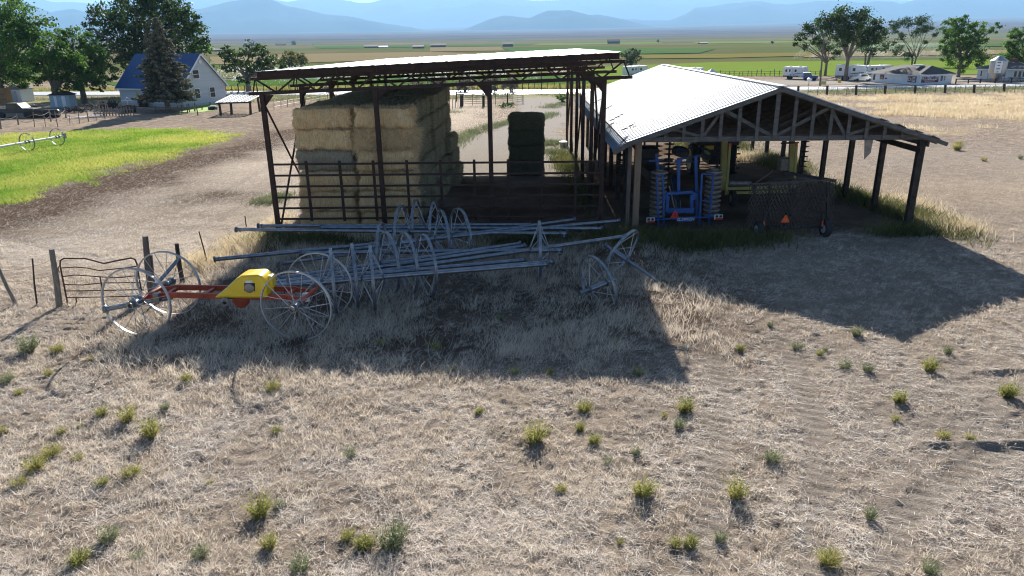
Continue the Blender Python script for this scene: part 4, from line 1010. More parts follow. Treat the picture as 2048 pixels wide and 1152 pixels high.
for x, s in ((1386, -.1), (1464, -1.5)):
    c = Q(x, 320, 40.5); c.z = .86; m = MB(); m.lathe(c, (1, .22 * s, 0), [(-.2, .5), (-.22, .76), (-.17, .86), (.17, .86), (.22, .76), (.2, .5)], 30)
    for k in range(26):
        a = k * 6.2832 / 26; m.box(c + Vector((.1 * (1 if k % 2 else -1), .86 * math.cos(a), .86 * math.sin(a))), (.2, .07, .06), Matrix.Rotation(a, 3, 'X'))
    wv = m.build('wheel', rubber, tr, to_)
    m = MB(); m.lathe(c, (1, .22 * s, 0), [(-.21, .1), (-.21, .12), (-.1, .16), (-.21, .52), (-.23, .52), (-.23, .56), (.23, .56), (.23, .52), (.1, .16), (.1, 0)], 26); m.build('rim', ylwdeep, wv, to_, smooth=True)
m = MB(); m.box(Q(1430, 300, 41), (1.5, 1.2, .9)); m.box(Q(1430, 318, 41), (1.1, 1.6, .4)); m.build('body', black, tr, to_, bevel=.05)
m = MB(); m.box(Q(1383, 292, 42), (.5, 1.0, .45)); m.box(Q(1418, 293, 40.4), (.5, .3, .35)); m.build('hood', ylwdeep, tr, to_, bevel=.06)
m = MB(); m.box(Q(1428, 282, 41), (2.4, 1.6, .30)); m.build('canopy', black, tr, to_, bevel=.05)
m = MB(); 
for x in (1400, 1455): m.tube(Q(x, 282, 41), Q(x, 312, 41), .05, 6)
m.build('canopy_post', black, tr, to_)

ch = thing('chain_harrow_cart', 'chain harrow cart draped with rusty chain mesh, an orange triangle at its rear', 'chain harrow', (11.6, 27.2, 0)); co = (11.6, 27.2, 0)
def cb(nm, mat, fn, bev=0, sm=False):
    m = MB(); fn(m); return m.build(nm, mat, ch, co, smooth=sm, bevel=bev)
Yc = 27.0
cb('frame', black, lambda m: (m.beam(Q(1498, 456, Yc), Q(1668, 452, Yc), .12, .12), m.beam(Q(1512, 455, Yc), Q(1508, 372, Yc), .1, .1, (0, 1, 0)), m.beam(Q(1655, 452, Yc), Q(1656, 364, Yc), .1, .1, (0, 1, 0)), m.beam(Q(1575, 455, Yc), Q(1580, 360, Yc + 1), .1, .1, (0, 1, 0)), m.beam(Q(1540, 455, Yc), Q(1538, 360, Yc + .3), .08, .08, (0, 1, 0)), m.beam(Q(1600, 432, Yc - .05), Q(1672, 448, Yc - .05), .06, .08)))
cb('top_bar', chain, lambda m: m.beam(Q(1498, 368, Yc), Q(1668, 359, Yc), .05, .05)); cb('boom', black, lambda m: m.beam(Q(1570, 345, Yc + 1.3), Q(1672, 362, Yc + .1), .12, .1))
cb('strut', chain, lambda m: m.tube(Q(1511, 366, Yc + .1), Q(1545, 342, Yc + 1.2), .03, 6))
def curtain(m, xa, xb, yt, yb_, Y, seed):
    a = Q(xa, yt, Y); b = Q(xb, yt - 3, Y); z1 = Q(xa, yb_, Y).z; Wd = (b - a).length; nx = int(Wd / .135); nz = int((a.z - z1) / .14)
    r = np.random.RandomState(seed)
    pt = lambda i, j: Vector((a.x + (b.x - a.x) * i / nx + .03 * r.normal() * 0 + .02 * math.sin(i * 2.1 + j * 1.3 + seed), Y + .05 * math.sin(i * .9 + j * .7), a.z - (a.z - z1) * j / nz + (b.z - a.z) * i / nx * (1 - j / nz)))
    for j in range(nz):
        for i in range(nx + 1):
            for di in (-.5, .5):
                i0 = i + (.5 if j % 2 else 0); p = pt(i0, j); q = pt(i0 + di, j + 1)
                m.tube(p, q, .015, 4)
                if r.rand() < .7: m.tube(q, q + Vector((r.normal(0, .02), -.09, -.08)), .014, 4)
cb('chain_mesh', chain, lambda m: curtain(m, 1503, 1606, 367, 452, Yc - .12, 3)); cb('chain_mesh', chain, lambda m: curtain(m, 1592, 1668, 363, 449, Yc - .02, 5)); cb('chain_mesh', chain, lambda m: curtain(m, 1510, 1660, 366, 440, Yc + .18, 9))
for x, yb_, Y in ((1514, 488, 26.75), (1647, 487, 26.75), (1575, 462, 28.3)):
    c = Q(x, yb_, Y); c.z = .33; m = MB(); m.lathe(c, (1, .12, 0), [(-.1, .17), (-.11, .30), (-.07, .33), (.07, .33), (.11, .30), (.1, .17)], 24); wv = m.build('wheel', rubber, ch, co, smooth=True)
    m = MB(); m.lathe(c, (1, .12, 0), [(-.112, 0), (-.112, .03), (-.09, .05), (-.10, .18), (.1, .18), (.09, .05), (.112, 0)], 20); m.build('rim', M('dusty_white_rim', (.3, .3, .3), (.42, .42, .41), 6, .6), wv, co, smooth=True)
    if Y < 27:
        s = 1 if x < 1550 else -1
        cb('wheel_fork', black, lambda m: m.beam((c.x + .17 * s, c.y, .33), (c.x + .17 * s, c.y, 1.0), .07, .08, (0, 1, 0))); cb('reflector', orange, lambda m: m.box((c.x + .17 * s, c.y - .05, .55), (.06, .02, .22)))
smv(ch, Q(1571, 440, Yc - .22), .18, (smvor, M('triangle_centre_orange', (.95, .16, .03), None, 1, .4)), co)

# small things by the yard
m = MB()
for k in range(9): m.lathe(G(1117 + rs.normal(0, 4), 318, .0) + Vector((0, rs.normal(0, .15), -.02)), (rs.normal(0, .3), rs.normal(0, .3), 1), [(0, .22), (.12, .24), (.24, .16), (.3, .02)], 8)
tag(m.build('hay_clump', M('brown_hay_clump', (.10, .055, .025), (.2, .12, .06), 5, .95, 0, .8), smooth=True), 'brown clump of spoiled hay on the ground by the shed posts', 'hay clump')
bk = thing('feed_tub', 'white topped tub standing in the weeds behind the hay shed', 'tub', G(1127, 296)); m = MB(); m.lathe((0, 0, 0), (0, 0, 1), [(0, .0), (0, .24), (.42, .28), (.42, .25)], 18); m.build('tub', steel, bk, smooth=True); m = MB(); m.lathe((0, 0, .42), (0, 0, 1), [(0, .30), (.05, .30), (.06, 0)], 18); m.build('lid', whitepl, bk)

# ------------------------------------------------------------------ trees
def leaves_mesh(lobes, dens, leaf, clump=.34, squash=.85, inner=.35):
    cen = []; tn = []
    for c, r in lobes:
        ns = max(10, int(16 * (r / 1.5) ** 1.6))
        d = rs.normal(size=(ns, 3)); d /= np.linalg.norm(d, axis=1)[:, None]; d[:, 2] = d[:, 2] * squash
        rad = r * (inner + (1.02 - inner) * rs.rand(ns) ** .55); sc = np.array(c) + d * rad[:, None]
        n = int(dens * r * r / leaf ** 2 / ns * 26) + 4
        cr_ = r * clump * (.55 + .8 * rs.rand(ns))
        p = np.repeat(sc, n, 0) + rs.normal(0, .5, (ns * n, 3)) * np.repeat(cr_, n)[:, None] * np.array([1, 1, .62])
        cen.append(p); tn.append(np.clip(np.repeat(np.clip(rs.normal(.22, .28, ns), 0, 1), n) + rs.normal(0, .12, ns * n), 0, 1))
    cen = np.concatenate(cen); tn = np.concatenate(tn)
    return cards(cen, leaf * (.6 + .8 * rs.rand(len(cen))), tn)
def tree(label, base, lobes_px, mat, leaf=.42, dens=.55, trunk=.35, group=None, kindname='broadleaf_tree', dd=None, barkm=None, forks=.33, clump=.34, multi=1, cat='tree', inner=.35, limbs=True):
    b = G(*base); Y = b.y; depth = (Vector((b.x, b.y, 0)) - Vector((0, 0, H))).dot(fw); k = depth / F
    r_ = random.Random(int(base[0] * 7 + base[1]))
    lob = []
    for x, y, r in lobes_px:
        c = AY(x, y, Y); c.y += r_.uniform(-.6, .6) * r * k * 1.6; lob.append((c, r * k))
    t = thing(kindname, label, cat, b, 0, group)
    v, f, tn = leaves_mesh([(tuple(c - b), r) for c, r in lob], dens, leaf, clump, inner=inner)
    npmesh('crown', v, f, mat, tn, parent=t)
    m = MB(); hgt = max(c.z for c, r in lob)
    for j in range(multi):
        ang = j * 2.4; ox = Vector((math.cos(ang), math.sin(ang), 0)) * trunk * (1.1 if multi > 1 else 0)
        fk = Vector((0, 0, hgt * forks)) + ox * 2.2
        m.path([ox + Vector((0, 0, -.3)), ox * 1.2 + Vector((0, 0, .1)), ox * 1.6 + Vector((0, 0, hgt * forks * .5)), fk], [trunk * 1.55, trunk * 1.15, trunk * .95, trunk * .85], 9)
        if limbs:
            for i, (c, r) in enumerate(lob):
                if i % multi != j: continue
                e = c - b; mid = fk.lerp(e, .5) + Vector((r_.uniform(-.3, .3), r_.uniform(-.3, .3), .25)) * r
                rr = trunk * (.30 + .22 * r_.random())
                m.path([fk - Vector((0, 0, trunk)), fk.lerp(mid, .5) + Vector((0, 0, .1)), mid, e], [rr * 1.25, rr, rr * .75, rr * .35], 6)
                for q in range(4):
                    d = Vector((r_.gauss(0, 1), r_.gauss(0, 1), r_.gauss(.3, .8))).normalized() * r * .95
                    m.path([mid.lerp(e, .3 + .2 * q), e + d * .55, e + d], [rr * .4, rr * .22, rr * .08], 5)
    m.build('trunk', barkm or bark, t, smooth=True)
    return t
gl = 'big trees of the farmyard on the left'
tree('huge grey green tree filling the upper left corner', (8, 205), [(20, 25, 42), (62, 58, 32), (38, 100, 46), (82, 108, 22), (8, 135, 46), (40, 150, 26), (-30, 60, 52), (-50, 130, 56), (72, 82, 26), (28, 60, 34)], leafg, .36, .85, .42, gl)
tree('bright green rounded tree with a thick forked trunk left of the blue roofed house', (116, 213), [(112, 95, 22), (100, 122, 30), (138, 112, 34), (165, 130, 28), (120, 150, 34), (155, 158, 28), (88, 150, 22), (180, 152, 18), (128, 128, 32)], leafg, .29, .85, .42, gl)
tree('green tree with a leaning dark trunk next to the blue roof', (170, 207), [(125, 66, 20), (152, 78, 26), (180, 92, 28), (200, 118, 24), (205, 148, 20), (176, 150, 24), (160, 112, 26), (212, 134, 15), (190, 170, 16)], leafg, .29, .85, .36, gl)
tree('largest dark tree towering behind the blue roofed house', (288, 188), [(196, 32, 32), (222, 62, 38), (256, 38, 44), (300, 16, 42), (342, 22, 40), (372, 40, 32), (388, 62, 26), (352, 82, 44), (302, 82, 48), (252, 96, 36), (214, 98, 24), (244, 124, 22), (276, 2, 36), (320, -14, 30), (330, 118, 30), (290, 120, 32), (398, 84, 16), (184, 56, 20)], leafd, .38, .85, .55, gl, forks=.3)
tree('bright green tree close behind the white gable of the house', (402, 186), [(402, 98, 20), (410, 126, 22), (414, 154, 18), (396, 150, 20), (394, 118, 18), (406, 172, 14)], leafg, .36, .7, .3, gl)
tree('broad dark green tree across the road right of the house', (498, 184), [(452, 108, 17), (472, 118, 22), (500, 104, 22), (524, 112, 22), (548, 130, 20), (512, 134, 26), (482, 140, 20), (466, 132, 16), (562, 142, 10), (530, 148, 14), (488, 155, 14)], leafd, .40, .68, .42, 'trees beyond the road')
tree('pale yellow topped round tree beyond the road', (582, 146), [(578, 112, 15), (586, 122, 18), (572, 124, 14), (594, 116, 12), (580, 134, 14)], leafy, .40, .8, .3, 'trees beyond the road')
tree('small yellow green tree beside the pale round one', (605, 138), [(604, 115, 11), (612, 122, 9), (600, 124, 10), (608, 130, 8)], leafy, .40, .8, .22, 'trees beyond the road')
tree('grey green willowy tree rising behind the hay shed roof end', (1262, 144), [(1262, 108, 14), (1254, 118, 12), (1270, 120, 12), (1262, 130, 12), (1250, 108, 8), (1274, 106, 8)], leafs, .42, .7, .25, 'trees beyond the road')
gr = 'tall trees around the roadside shop'
tree('leaning tree with a bare forked trunk and wide crown, leftmost of the shop trees', (1650, 152), [(1600, 76, 11), (1590, 88, 6), (1622, 62, 15), (1642, 78, 15), (1656, 94, 14), (1612, 94, 8), (1640, 52, 16), (1668, 108, 11), (1630, 84, 9)], leafd, .31, 1.15, .26, gr, forks=.28, clump=.56, inner=.2)
tree('tallest umbrella crowned tree with pale forked limbs beside the trailers', (1690, 162), [(1662, 40, 20), (1690, 33, 23), (1716, 38, 21), (1700, 62, 22), (1672, 66, 20), (1732, 56, 20), (1724, 82, 18), (1746, 76, 16), (1754, 50, 15), (1686, 86, 12), (1650, 58, 12)], leafd, .31, 1.25, .32, gr, forks=.36, clump=.56, inner=.2)
tree('dark tree on several thin stems behind the umbrella crowned one', (1732, 138), [(1736, 96, 14), (1760, 72, 16), (1766, 94, 12), (1746, 106, 10), (1772, 62, 10)], leafd, .36, .7, .22, gr, multi=3, forks=.4, clump=.56, inner=.2)
tree('thin open tree with bare arching limbs behind the shop roof', (1826, 132), [(1790, 58, 11), (1800, 74, 9), (1816, 45, 13), (1840, 44, 15), (1862, 54, 11), (1832, 66, 10), (1872, 68, 6), (1798, 100, 11), (1814, 112, 10), (1782, 48, 8), (1852, 84, 5), (1786, 86, 5), (1846, 60, 8)], leafd, .30, 1.1, .2, gr, multi=2, forks=.2, clump=.56, inner=.1)
tree('dense dark green tree standing alone right of the shop', (1916, 154), [(1904, 56, 20), (1930, 50, 20), (1958, 60, 16), (1982, 56, 12), (1920, 80, 26), (1892, 84, 14), (1942, 90, 24), (1896, 110, 15), (1914, 118, 20), (1944, 116, 20), (1964, 112, 13), (1926, 138, 12), (1886, 98, 10)], leafg, .30, 1.3, .30, gr)
tree('bright green tree at the right edge behind the grain bin', (2044, 150), [(2030, 82, 18), (2046, 66, 16), (2018, 106, 17), (2046, 108, 24), (2004, 112, 10), (2070, 80, 26), (2034, 126, 14)], leafg, .31, 1.2, .3, gr)
gb = 'leafless grey brush along the far side of the road'
for x, y, r in ((838, 168, 20), (882, 162, 24), (930, 164, 24), (982, 160, 24), (1022, 164, 20)):
    tree('leafless grey brush behind the road, %s' % {838: 'leftmost of the row over the bales', 882: 'second from the left over the bales', 930: 'in the middle of the row', 982: 'tallest near the middle post', 1022: 'rightmost of the row'}[x], (x, 185), [(x - r * .6, y + 6, r * .55), (x + r * .5, y + 4, r * .6), (x, y - 3, r * .6), (x - 3, y + 12, r * .6)], brush, .42, .42, .10, gb, kindname='brush_shrub', multi=3, forks=.25, cat='shrub', clump=.5, inner=.1, barkm=brush)
tree('small grey shrub across the road left of the bales', (655, 187), [(650, 176, 8), (660, 177, 7)], brush, .4, .4, .08, gb, kindname='brush_shrub', multi=2, cat='shrub', barkm=brush)
def shrub(label, base, lob, mat, nm='shrub'): return tree(label, base, lob, mat, .16, .9, .05, None, nm, cat='shrub', multi=2, forks=.2)
shrub('bright green round shrub at the bend of the gravel drive', (1124, 204), [(1120, 195, 7), (1128, 194, 8), (1124, 199, 7)], leafg)
shrub('rounded green shrub by the pasture gate, left of a pair', (1007, 216), [(1004, 211, 5), (1010, 210, 5)], leafg); shrub('rounded green shrub by the pasture gate, right of a pair', (1022, 214), [(1020, 209, 5), (1025, 209, 5)], leafg)
shrub('small olive shrub alone in the golden grass on the right', (1972, 214), [(1968, 211, 4), (1976, 211, 4)], leafg)
shrub('yellow flowering shrub row beside the road behind the house', (445, 184), [(432, 178, 6), (445, 179, 7), (458, 181, 5), (425, 172, 5)], M('yellow_bloom', (.22, .25, .03), (.42, .40, .04), 2, .7, trans=.35, attr='tint', c3=(.5, .42, .05)))
# spruce
b = G(337, 222.5); Yb = b.y; topz = AY(314, 36, Yb + .3).z; tx = AY(314, 36, Yb + .3).x
sprc = thing('spruce_tree', 'tall grey green spruce in front of the blue roofed house', 'tree', b)
m = MB(); m.path([(0, 0, -.2), (0, 0, topz * .5), (tx - b.x, .3, topz)], [.34, .2, .03], 9); m.build('trunk', bark, sprc, smooth=True)
cen = []; tn = []; br = MB()
for i in range(46):
    t = (i + .5) / 46; z = topz * (.16 + .84 * t); rad = 3.5 * (1 - t) ** .8 * (.8 + .35 * rs.rand()) + .12
    for k in range(int(9 - 4 * t)):
        a = rs.rand() * 6.283; rr = rad * (.7 + .45 * rs.rand()); n = int(150 * rr / 2 + 20); u = rs.rand(n) ** .6
        ax = (tx - b.x) * max(0, (z / topz))
        px_ = ax + np.cos(a) * rr * u; py_ = np.sin(a) * rr * u; pz_ = z - .30 * rr * u + .16 * rr * u ** 3
        wdt = .06 + .22 * (u * (1.1 - u)) * rr * .6
        cen.append(np.stack([px_ + rs.normal(0, 1, n) * wdt, py_ + rs.normal(0, 1, n) * wdt, pz_ + rs.normal(0, .06, n)], 1)); tn.append(np.clip(rs.normal(.3, .3, n) + .25 * (u > .8), 0, 1))
cen = np.concatenate(cen); tn = np.concatenate(tn); v, f, t_ = cards(cen, .17 + .16 * rs.rand(len(cen)), tn, .3); npmesh('crown', v, f, needle, t_, parent=sprc)

# ------------------------------------------------------------------ house on the left
A_, B_, C_ = G(244, 211), G(368, 215), G(410, 203)
e1 = (A_ - B_); Lh = e1.length; e1.normalize(); e2 = Vector((-e1.y, e1.x, 0)); e2 = e2 if e2.y > 0 else -e2
Wd = 7.2
hz = AY(240, 171, A_.y - .3).z; rz_ = AY(376, 108, B_.y + Wd / 2).z
house = thing('farmhouse', 'white farmhouse with a steep blue metal roof among the trees on the left', 'house', B_)
hp = lambda a, d, z: e1 * a + e2 * d + Vector((0, 0, z))
m = MB(); m.prism([hp(0, 0, -.2), hp(0, Wd, -.2), hp(0, Wd, hz), hp(0, Wd / 2, rz_ - .06), hp(0, 0, hz)], e1 * Lh); m.build('wall', sidingm, house)
for s in (0, 1):
    m = MB(); d0 = -.35 if s == 0 else Wd + .35; z0 = hz - .35 * (rz_ - hz) / (Wd / 2)
    m.prism([hp(-.3, d0, z0), hp(-.3, Wd / 2, rz_), hp(-.3, Wd / 2, rz_ + .08), hp(-.3, d0, z0 + .09)], e1 * (Lh + .6)); m.build('roof', bluro, house)
    m = MB(); m.beam(hp(-.33, d0, z0 - .02), hp(-.33, Wd / 2, rz_ - .04), .05, .2); m.build('barge_board', white, house)
m = MB(); m.beam(hp(-.3, -.38, hz - .42), hp(Lh + .3, -.38, hz - .42), .05, .16); m.build('fascia', white, house)
def hwin(d, z, w_, h_):
    m = MB(); m.prism([hp(-.02, d - w_ / 2, z), hp(-.02, d + w_ / 2, z), hp(-.02, d + w_ / 2, z + h_), hp(-.02, d - w_ / 2, z + h_)], -e1 * .05); fr = m.build('window', white, house)
    for q in (0, 1):
        m = MB(); zz = z + .08 + q * (h_ - .1) / 2; m.prism([hp(-.072, d - w_ / 2 + .09, zz), hp(-.072, d + w_ / 2 - .09, zz), hp(-.072, d + w_ / 2 - .09, zz + h_ / 2 - .12), hp(-.072, d - w_ / 2 + .09, zz + h_ / 2 - .12)], -e1 * .012); m.build('pane', glass, fr)
hwin(2.6, hz + .75, 1.1, 1.15); hwin(4.9, .85, .95, 1.35); hwin(2.4, .85, .95, 1.3)
m = MB(); m.lathe(hp(-.02, Wd / 2, rz_ - .95), -e1, [(0, .24), (.05, .24), (.05, 0)], 8); m.build('gable_vent', whitepl, house)
m = MB(); m.prism([hp(-.012, -.012, -.2), hp(-.012, Wd + .012, -.2), hp(-.012, Wd + .012, .35), hp(-.012, -.012, .35)], e1 * (Lh + .02)); m.build('foundation', M('pale_foundation', (.42, .43, .43), (.5, .5, .5), 3, .9), house)
ban = thing('yellow_banner', 'narrow yellow banner hanging at the house wall beside the spruce', 'banner', G(276, 212)); m = MB(); q0 = G(276, 212); a = AY(273, 187, q0.y - .3) - q0; c = AY(278, 203, q0.y - .3) - q0
m.prism([a + Vector((-.12, 0, 0)), a + Vector((.14, 0, .02)), c + Vector((.22, 0, 0)), c + Vector((-.1, 0, -.1))], (0, .03, 0)); m.build('cloth', ylwdeep, ban); m = MB(); m.tube((0, 0, 0), a + Vector((0, .05, .1)), .025, 6); m.build('pole', rust, ban)
cl = thing('clothes_line_post', 'white T shaped clothes line post in the yard before the house', 'clothes line', G(258, 221)); o = G(258, 221); m = MB(); m.tube((0, 0, 0), (0, 0, AY(258, 200, o.y).z), .05, 8); m.build('post', white, cl)
m = MB(); zt_ = AY(258, 201, o.y).z; x1, x2 = AY(243, 202, o.y).x - o.x, AY(272, 201, o.y).x - o.x; m.beam((x1, 0, zt_), (x2, 0, zt_), .08, .08); m.tube((0, 0, zt_ + .35), (x1 * .5, 0, zt_), .03, 6); m.tube((0, 0, zt_ + .35), (x2 * .5, 0, zt_), .03, 6); m.build('crossbar', white, cl)

# ------------------------------------------------------------------ cluttered yard left of the house
def boxthing(nm, label, cat, px, w_, d_, h_, mat, roofm=None, parts=(), rz=0., group=None):
    t = thing(nm, label, cat, G(*px), rz, group); m = MB(); m.box((0, d_ / 2, h_ / 2), (w_, d_, h_)); m.build('body', mat, t, bevel=.02)
    if roofm: m = MB(); m.prism([(-w_ / 2 - .12, -.12, h_ + .003), (w_ / 2 + .12, -.12, h_ + .003), (w_ / 2 + .12, -.12, h_ + .08), (0, -.12, h_ + .08 + w_ * .16), (-w_ / 2 - .12, -.12, h_ + .08)], (0, d_ + .24, 0)); m.build('roof', roofm, t)
    for nme, mat2, c, s in parts: m = MB(); m.box(c, s); m.build(nme, mat2, t)
    return t
boxthing('storage_shed', 'white storage shed with a low roof under the upper left tree', 'shed', (28, 205), 2.6, 2.4, 1.75, white, rvgrey, [('door', M('grey_door', (.5, .52, .55), None, 1, .6), (.3, -.02, .8), (.8, .04, 1.5))], R(-8))
boxthing('pallet_stack', 'brown stack of wooden crates left of the white storage shed', 'crates', (4, 209), 1.4, 1.4, 2.1, M('brown_crate', (.26, .15, .07), (.36, .22, .11), 3, .9), None, [('crate_band', wood, (0, -.015, .7), (1.42, .03, .06)), ('crate_band', wood, (0, -.015, 1.4), (1.42, .03, .06))])
boxthing('garden_shed', 'small pale blue and white shed behind the forked tree trunk', 'shed', (122, 215), 2.5, 1.6, 1.5, M('pale_blue_paint', (.30, .42, .48), (.4, .5, .55), 3, .7), darkwood, [('door', white, (.55, -.02, .72), (.45, .05, 1.35)), ('trim', white, (-.5, -.02, .75), (.3, .04, 1.3))])
tk = thing('pickup_truck', 'dark old pickup truck parked in shade at the left edge', 'pickup truck', G(30, 236)); m = MB()
m.prism([(-2.2, 0, .5), (2.1, 0, .5), (2.15, 0, .95), (1.0, 0, 1.02), (.55, 0, 1.55), (-.7, 0, 1.58), (-.8, 0, 1.02), (-2.2, 0, 1.0)], (0, 1.6, 0)); bd = m.build('body', M('dark_truck_paint', (.03, .035, .04), (.07, .07, .07), 4, .5), tk, bevel=.06)
m = MB(); m.prism([(-.55, -.012, 1.05), (.5, -.012, 1.05), (.4, -.012, 1.46), (-.5, -.012, 1.48)], (0, .02, 0)); m.build('window', glass, tk)
for x in (-1.4, 1.35): m = MB(); m.lathe((x, .1, .34), (0, 1, 0), [(-.12, 0), (-.12, .2), (-.1, .34), (.12, .34), (.12, 0)], 18); m.build('wheel', rubber, tk, smooth=True)
jk = [((100, 236), (1.6, .9, .9), 'dark metal tank lying in the yard behind the sagging fence', 'scrap_tank'), ((72, 236), (1.5, 1.0, .8), 'dark wooden box in the yard beside the pickup truck', 'wooden_box'), ((193, 222), (2.4, .8, 1.0), 'dark board pile behind the white trellis', 'board_pile'), ((222, 220), (1.2, .7, 1.25), 'dark upright scrap left of the house corner', 'scrap_pile'), ((148, 226), (2.0, 1.0, .7), 'heap of dark branches under the leaning tree', 'brush_pile'), ((60, 214), (1.8, .8, .4), 'low heap of grey stones by the white shed', 'stone_heap'), ((256, 226), (1.1, .9, .85), 'dark wooden bin just right of the picket fence', 'wooden_bin'), ((285, 214), (.9, .7, 1.1), 'rust brown bin against the house wall', 'rust_bin')]
for px_, s, lab, nm in jk:
    t = thing(nm, lab, nm.replace('_', ' '), G(*px_)); m = MB(); r_ = random.Random(px_[0])
    mat = {'scrap_tank': black, 'rust_bin': rust, 'stone_heap': steel}.get(nm, darkwood)
    if nm == 'scrap_tank': m.lathe((-.8, .4, .45), (1, .1, 0), [(0, 0), (.0, .3), (.12, .44), (1.5, .44), (1.62, .3), (1.62, 0)], 18)
    elif nm in ('wooden_box', 'wooden_bin', 'rust_bin'):
        for k in range(5): m.box((0, .02 + .0 * k, s[2] * (k + .5) / 5), (s[0], .05, s[2] / 5 - .03)); m.box((s[0] / 2 - .03, s[1] / 2, s[2] * (k + .5) / 5), (.05, s[1], s[2] / 5 - .03)); m.box((-s[0] / 2 + .03, s[1] / 2, s[2] * (k + .5) / 5), (.05, s[1], s[2] / 5 - .03))
        m.box((0, s[1] - .03, s[2] / 2), (s[0] - .12, .05, s[2]))
    else:
        for k in range(46):
            a = Vector((r_.uniform(-s[0], s[0]) / 2, r_.uniform(0, s[1]), r_.uniform(.02, s[2] * .6))); d = Vector((r_.gauss(0, 1), r_.gauss(0, .6), r_.gauss(0, .35) if nm != 'scrap_pile' else 1)) .normalized() * r_.uniform(.3, .8)
            if nm == 'stone_heap': m.lathe(a * .6, (r_.random(), .2, 1), [(-.12, .02), (-.05, .2), (.08, .18), (.14, .02)], 7)
            else: m.beam(a, a + Vector((d.x, d.y, abs(d.z))), .09, .06)
    m.build('pile' if 'pile' in nm or 'heap' in nm else 'shell', mat, t)
pk = thing('picket_fence', 'short run of weathered pickets left of the house', 'fence', G(244, 232)); o = G(244, 232)
for k in range(14):
    x = (k - 9) * .33; h_ = .95 + rs.normal(0, .08); m = MB(); m.box((x, rs.normal(0, .03) + (.4 if k > 10 else 0) * 0, h_ / 2), (.13, .04, h_), Matrix.Rotation(rs.normal(0, .06), 3, 'Y')); m.build('picket', woodgrey, pk)
for z in (.3, .7): m = MB(); m.box((-.85, .05, z), (4.6, .05, .09)); m.build('rail', woodgrey, pk)
tl_ = thing('trellis', 'pale wooden garden trellis standing in the yard clutter', 'trellis', G(208, 228)); h_ = AY(208, 202, G(208, 228).y).z
for x in (-.55, -.35, .35, .55): m = MB(); m.box((x, 0, h_ / 2), (.06, .06, h_)); m.build('upright', woodgrey, tl_)
for k in range(6): m = MB(); m.box((-.45 if k % 2 else .45, 0, h_ * (k + .5) / 6), (.2, .05, .05)); m.build('rung', woodgrey, tl_)
m = MB(); m.box((0, 0, h_), (1.4, .08, .07)); m.build('top_bar', woodgrey, tl_)
for a, b_, lab in (((137, 239), (196, 233), 'long white board lying on the ground by the sagging fence, nearer one'), ((160, 238), (214, 231), 'long white board lying on the ground by the sagging fence, farther one'), ((176, 236), (200, 235), 'short white plank lying between the two long white boards')):
    p, q = G(*a), G(*b_); m = MB(); m.beam(p + Vector((0, 0, .14)), q + Vector((0, 0, .16)), .22, .08); tag(m.build('white_board', white), lab, 'board')
yfc = thing('yard_fence', 'low sagging wire fence on grey posts along the cluttered yard', 'fence', G(100, 250)); o = G(100, 250); prev = None
for top, base, r in [((-2, 232), (2, 258), .07), ((33, 228), (37, 250), .07), ((66, 224), (69, 254), .04), ((98, 220), (102, 243), .08), ((109, 223), (116, 254), .05), ((129, 217), (132, 236), .08), ((156, 222), (159, 247), .04), ((173, 219), (177, 243), .06), ((207, 214), (210, 237), .05), ((88, 230), (91, 254), .03), ((138, 230), (140, 250), .03), ((191, 228), (193, 241), .03)]:
    bb = G(*base); tt = AY(*top, bb.y); m = MB(); m.path([bb - Vector((0, 0, .1)), tt], [r, r * .9], 6); m.build('post', woodgrey, yfc, o)
    if prev and r > .035:
        for k in (.45, .85):
            a = prev[0].lerp(prev[1], k); c = bb.lerp(tt, k); md = a.lerp(c, .5) - Vector((0, 0, .22)); m = MB(); m.path([a, a.lerp(md, .6) - Vector((0, 0, .04)), md, c.lerp(md, .6) - Vector((0, 0, .04)), c], .018, 4); m.build('wire', woodgrey, yfc, o)
    if r > .035: prev = (bb, tt)
hf = thing('house_fence', 'row of crooked short posts and rails in front of the house lawn', 'fence', G(350, 226)); o = G(350, 226); pr = None
for top, base in [((311, 212), (311, 228)), ((355, 211), (356, 227)), ((363, 210), (364, 227)), ((374, 208), (375, 227)), ((377, 207), (379, 225)), ((386, 212), (391, 224)), ((392, 209), (396, 231)), ((404, 211), (404, 220)), ((389, 205), (390, 222)), ((420, 204), (421, 214))]:
    bb = G(*base); tt = AY(*top, bb.y); m = MB(); m.path([bb - Vector((0, 0, .1)), tt], [.07, .06], 6); m.build('post', wood, hf, o)
for a, b_ in (((275, 216), (340, 216)), ((340, 216), (356, 214))): m = MB(); p = AY(*a, o.y); q = AY(*b_, o.y); m.beam(p, q, .05, .12); m.build('rail', woodgrey, hf, o)
lawn2 = sheet('house_lawn', [G(x, y) for x, y in [(340, 229), (398, 225), (432, 221), (434, 205), (412, 207), (370, 221)]], M('house_lawn_green', (.16, .28, .03), (.24, .34, .05), 2, .9, 0, .5), .035)
boxthing('utility_box', 'dark mower like machine with a white top beside the house lawn', 'garden machine', (424, 220), .9, .6, .35, black, None, [('cover', whitepl, (.12, .25, .45), (.6, .4, .16))])
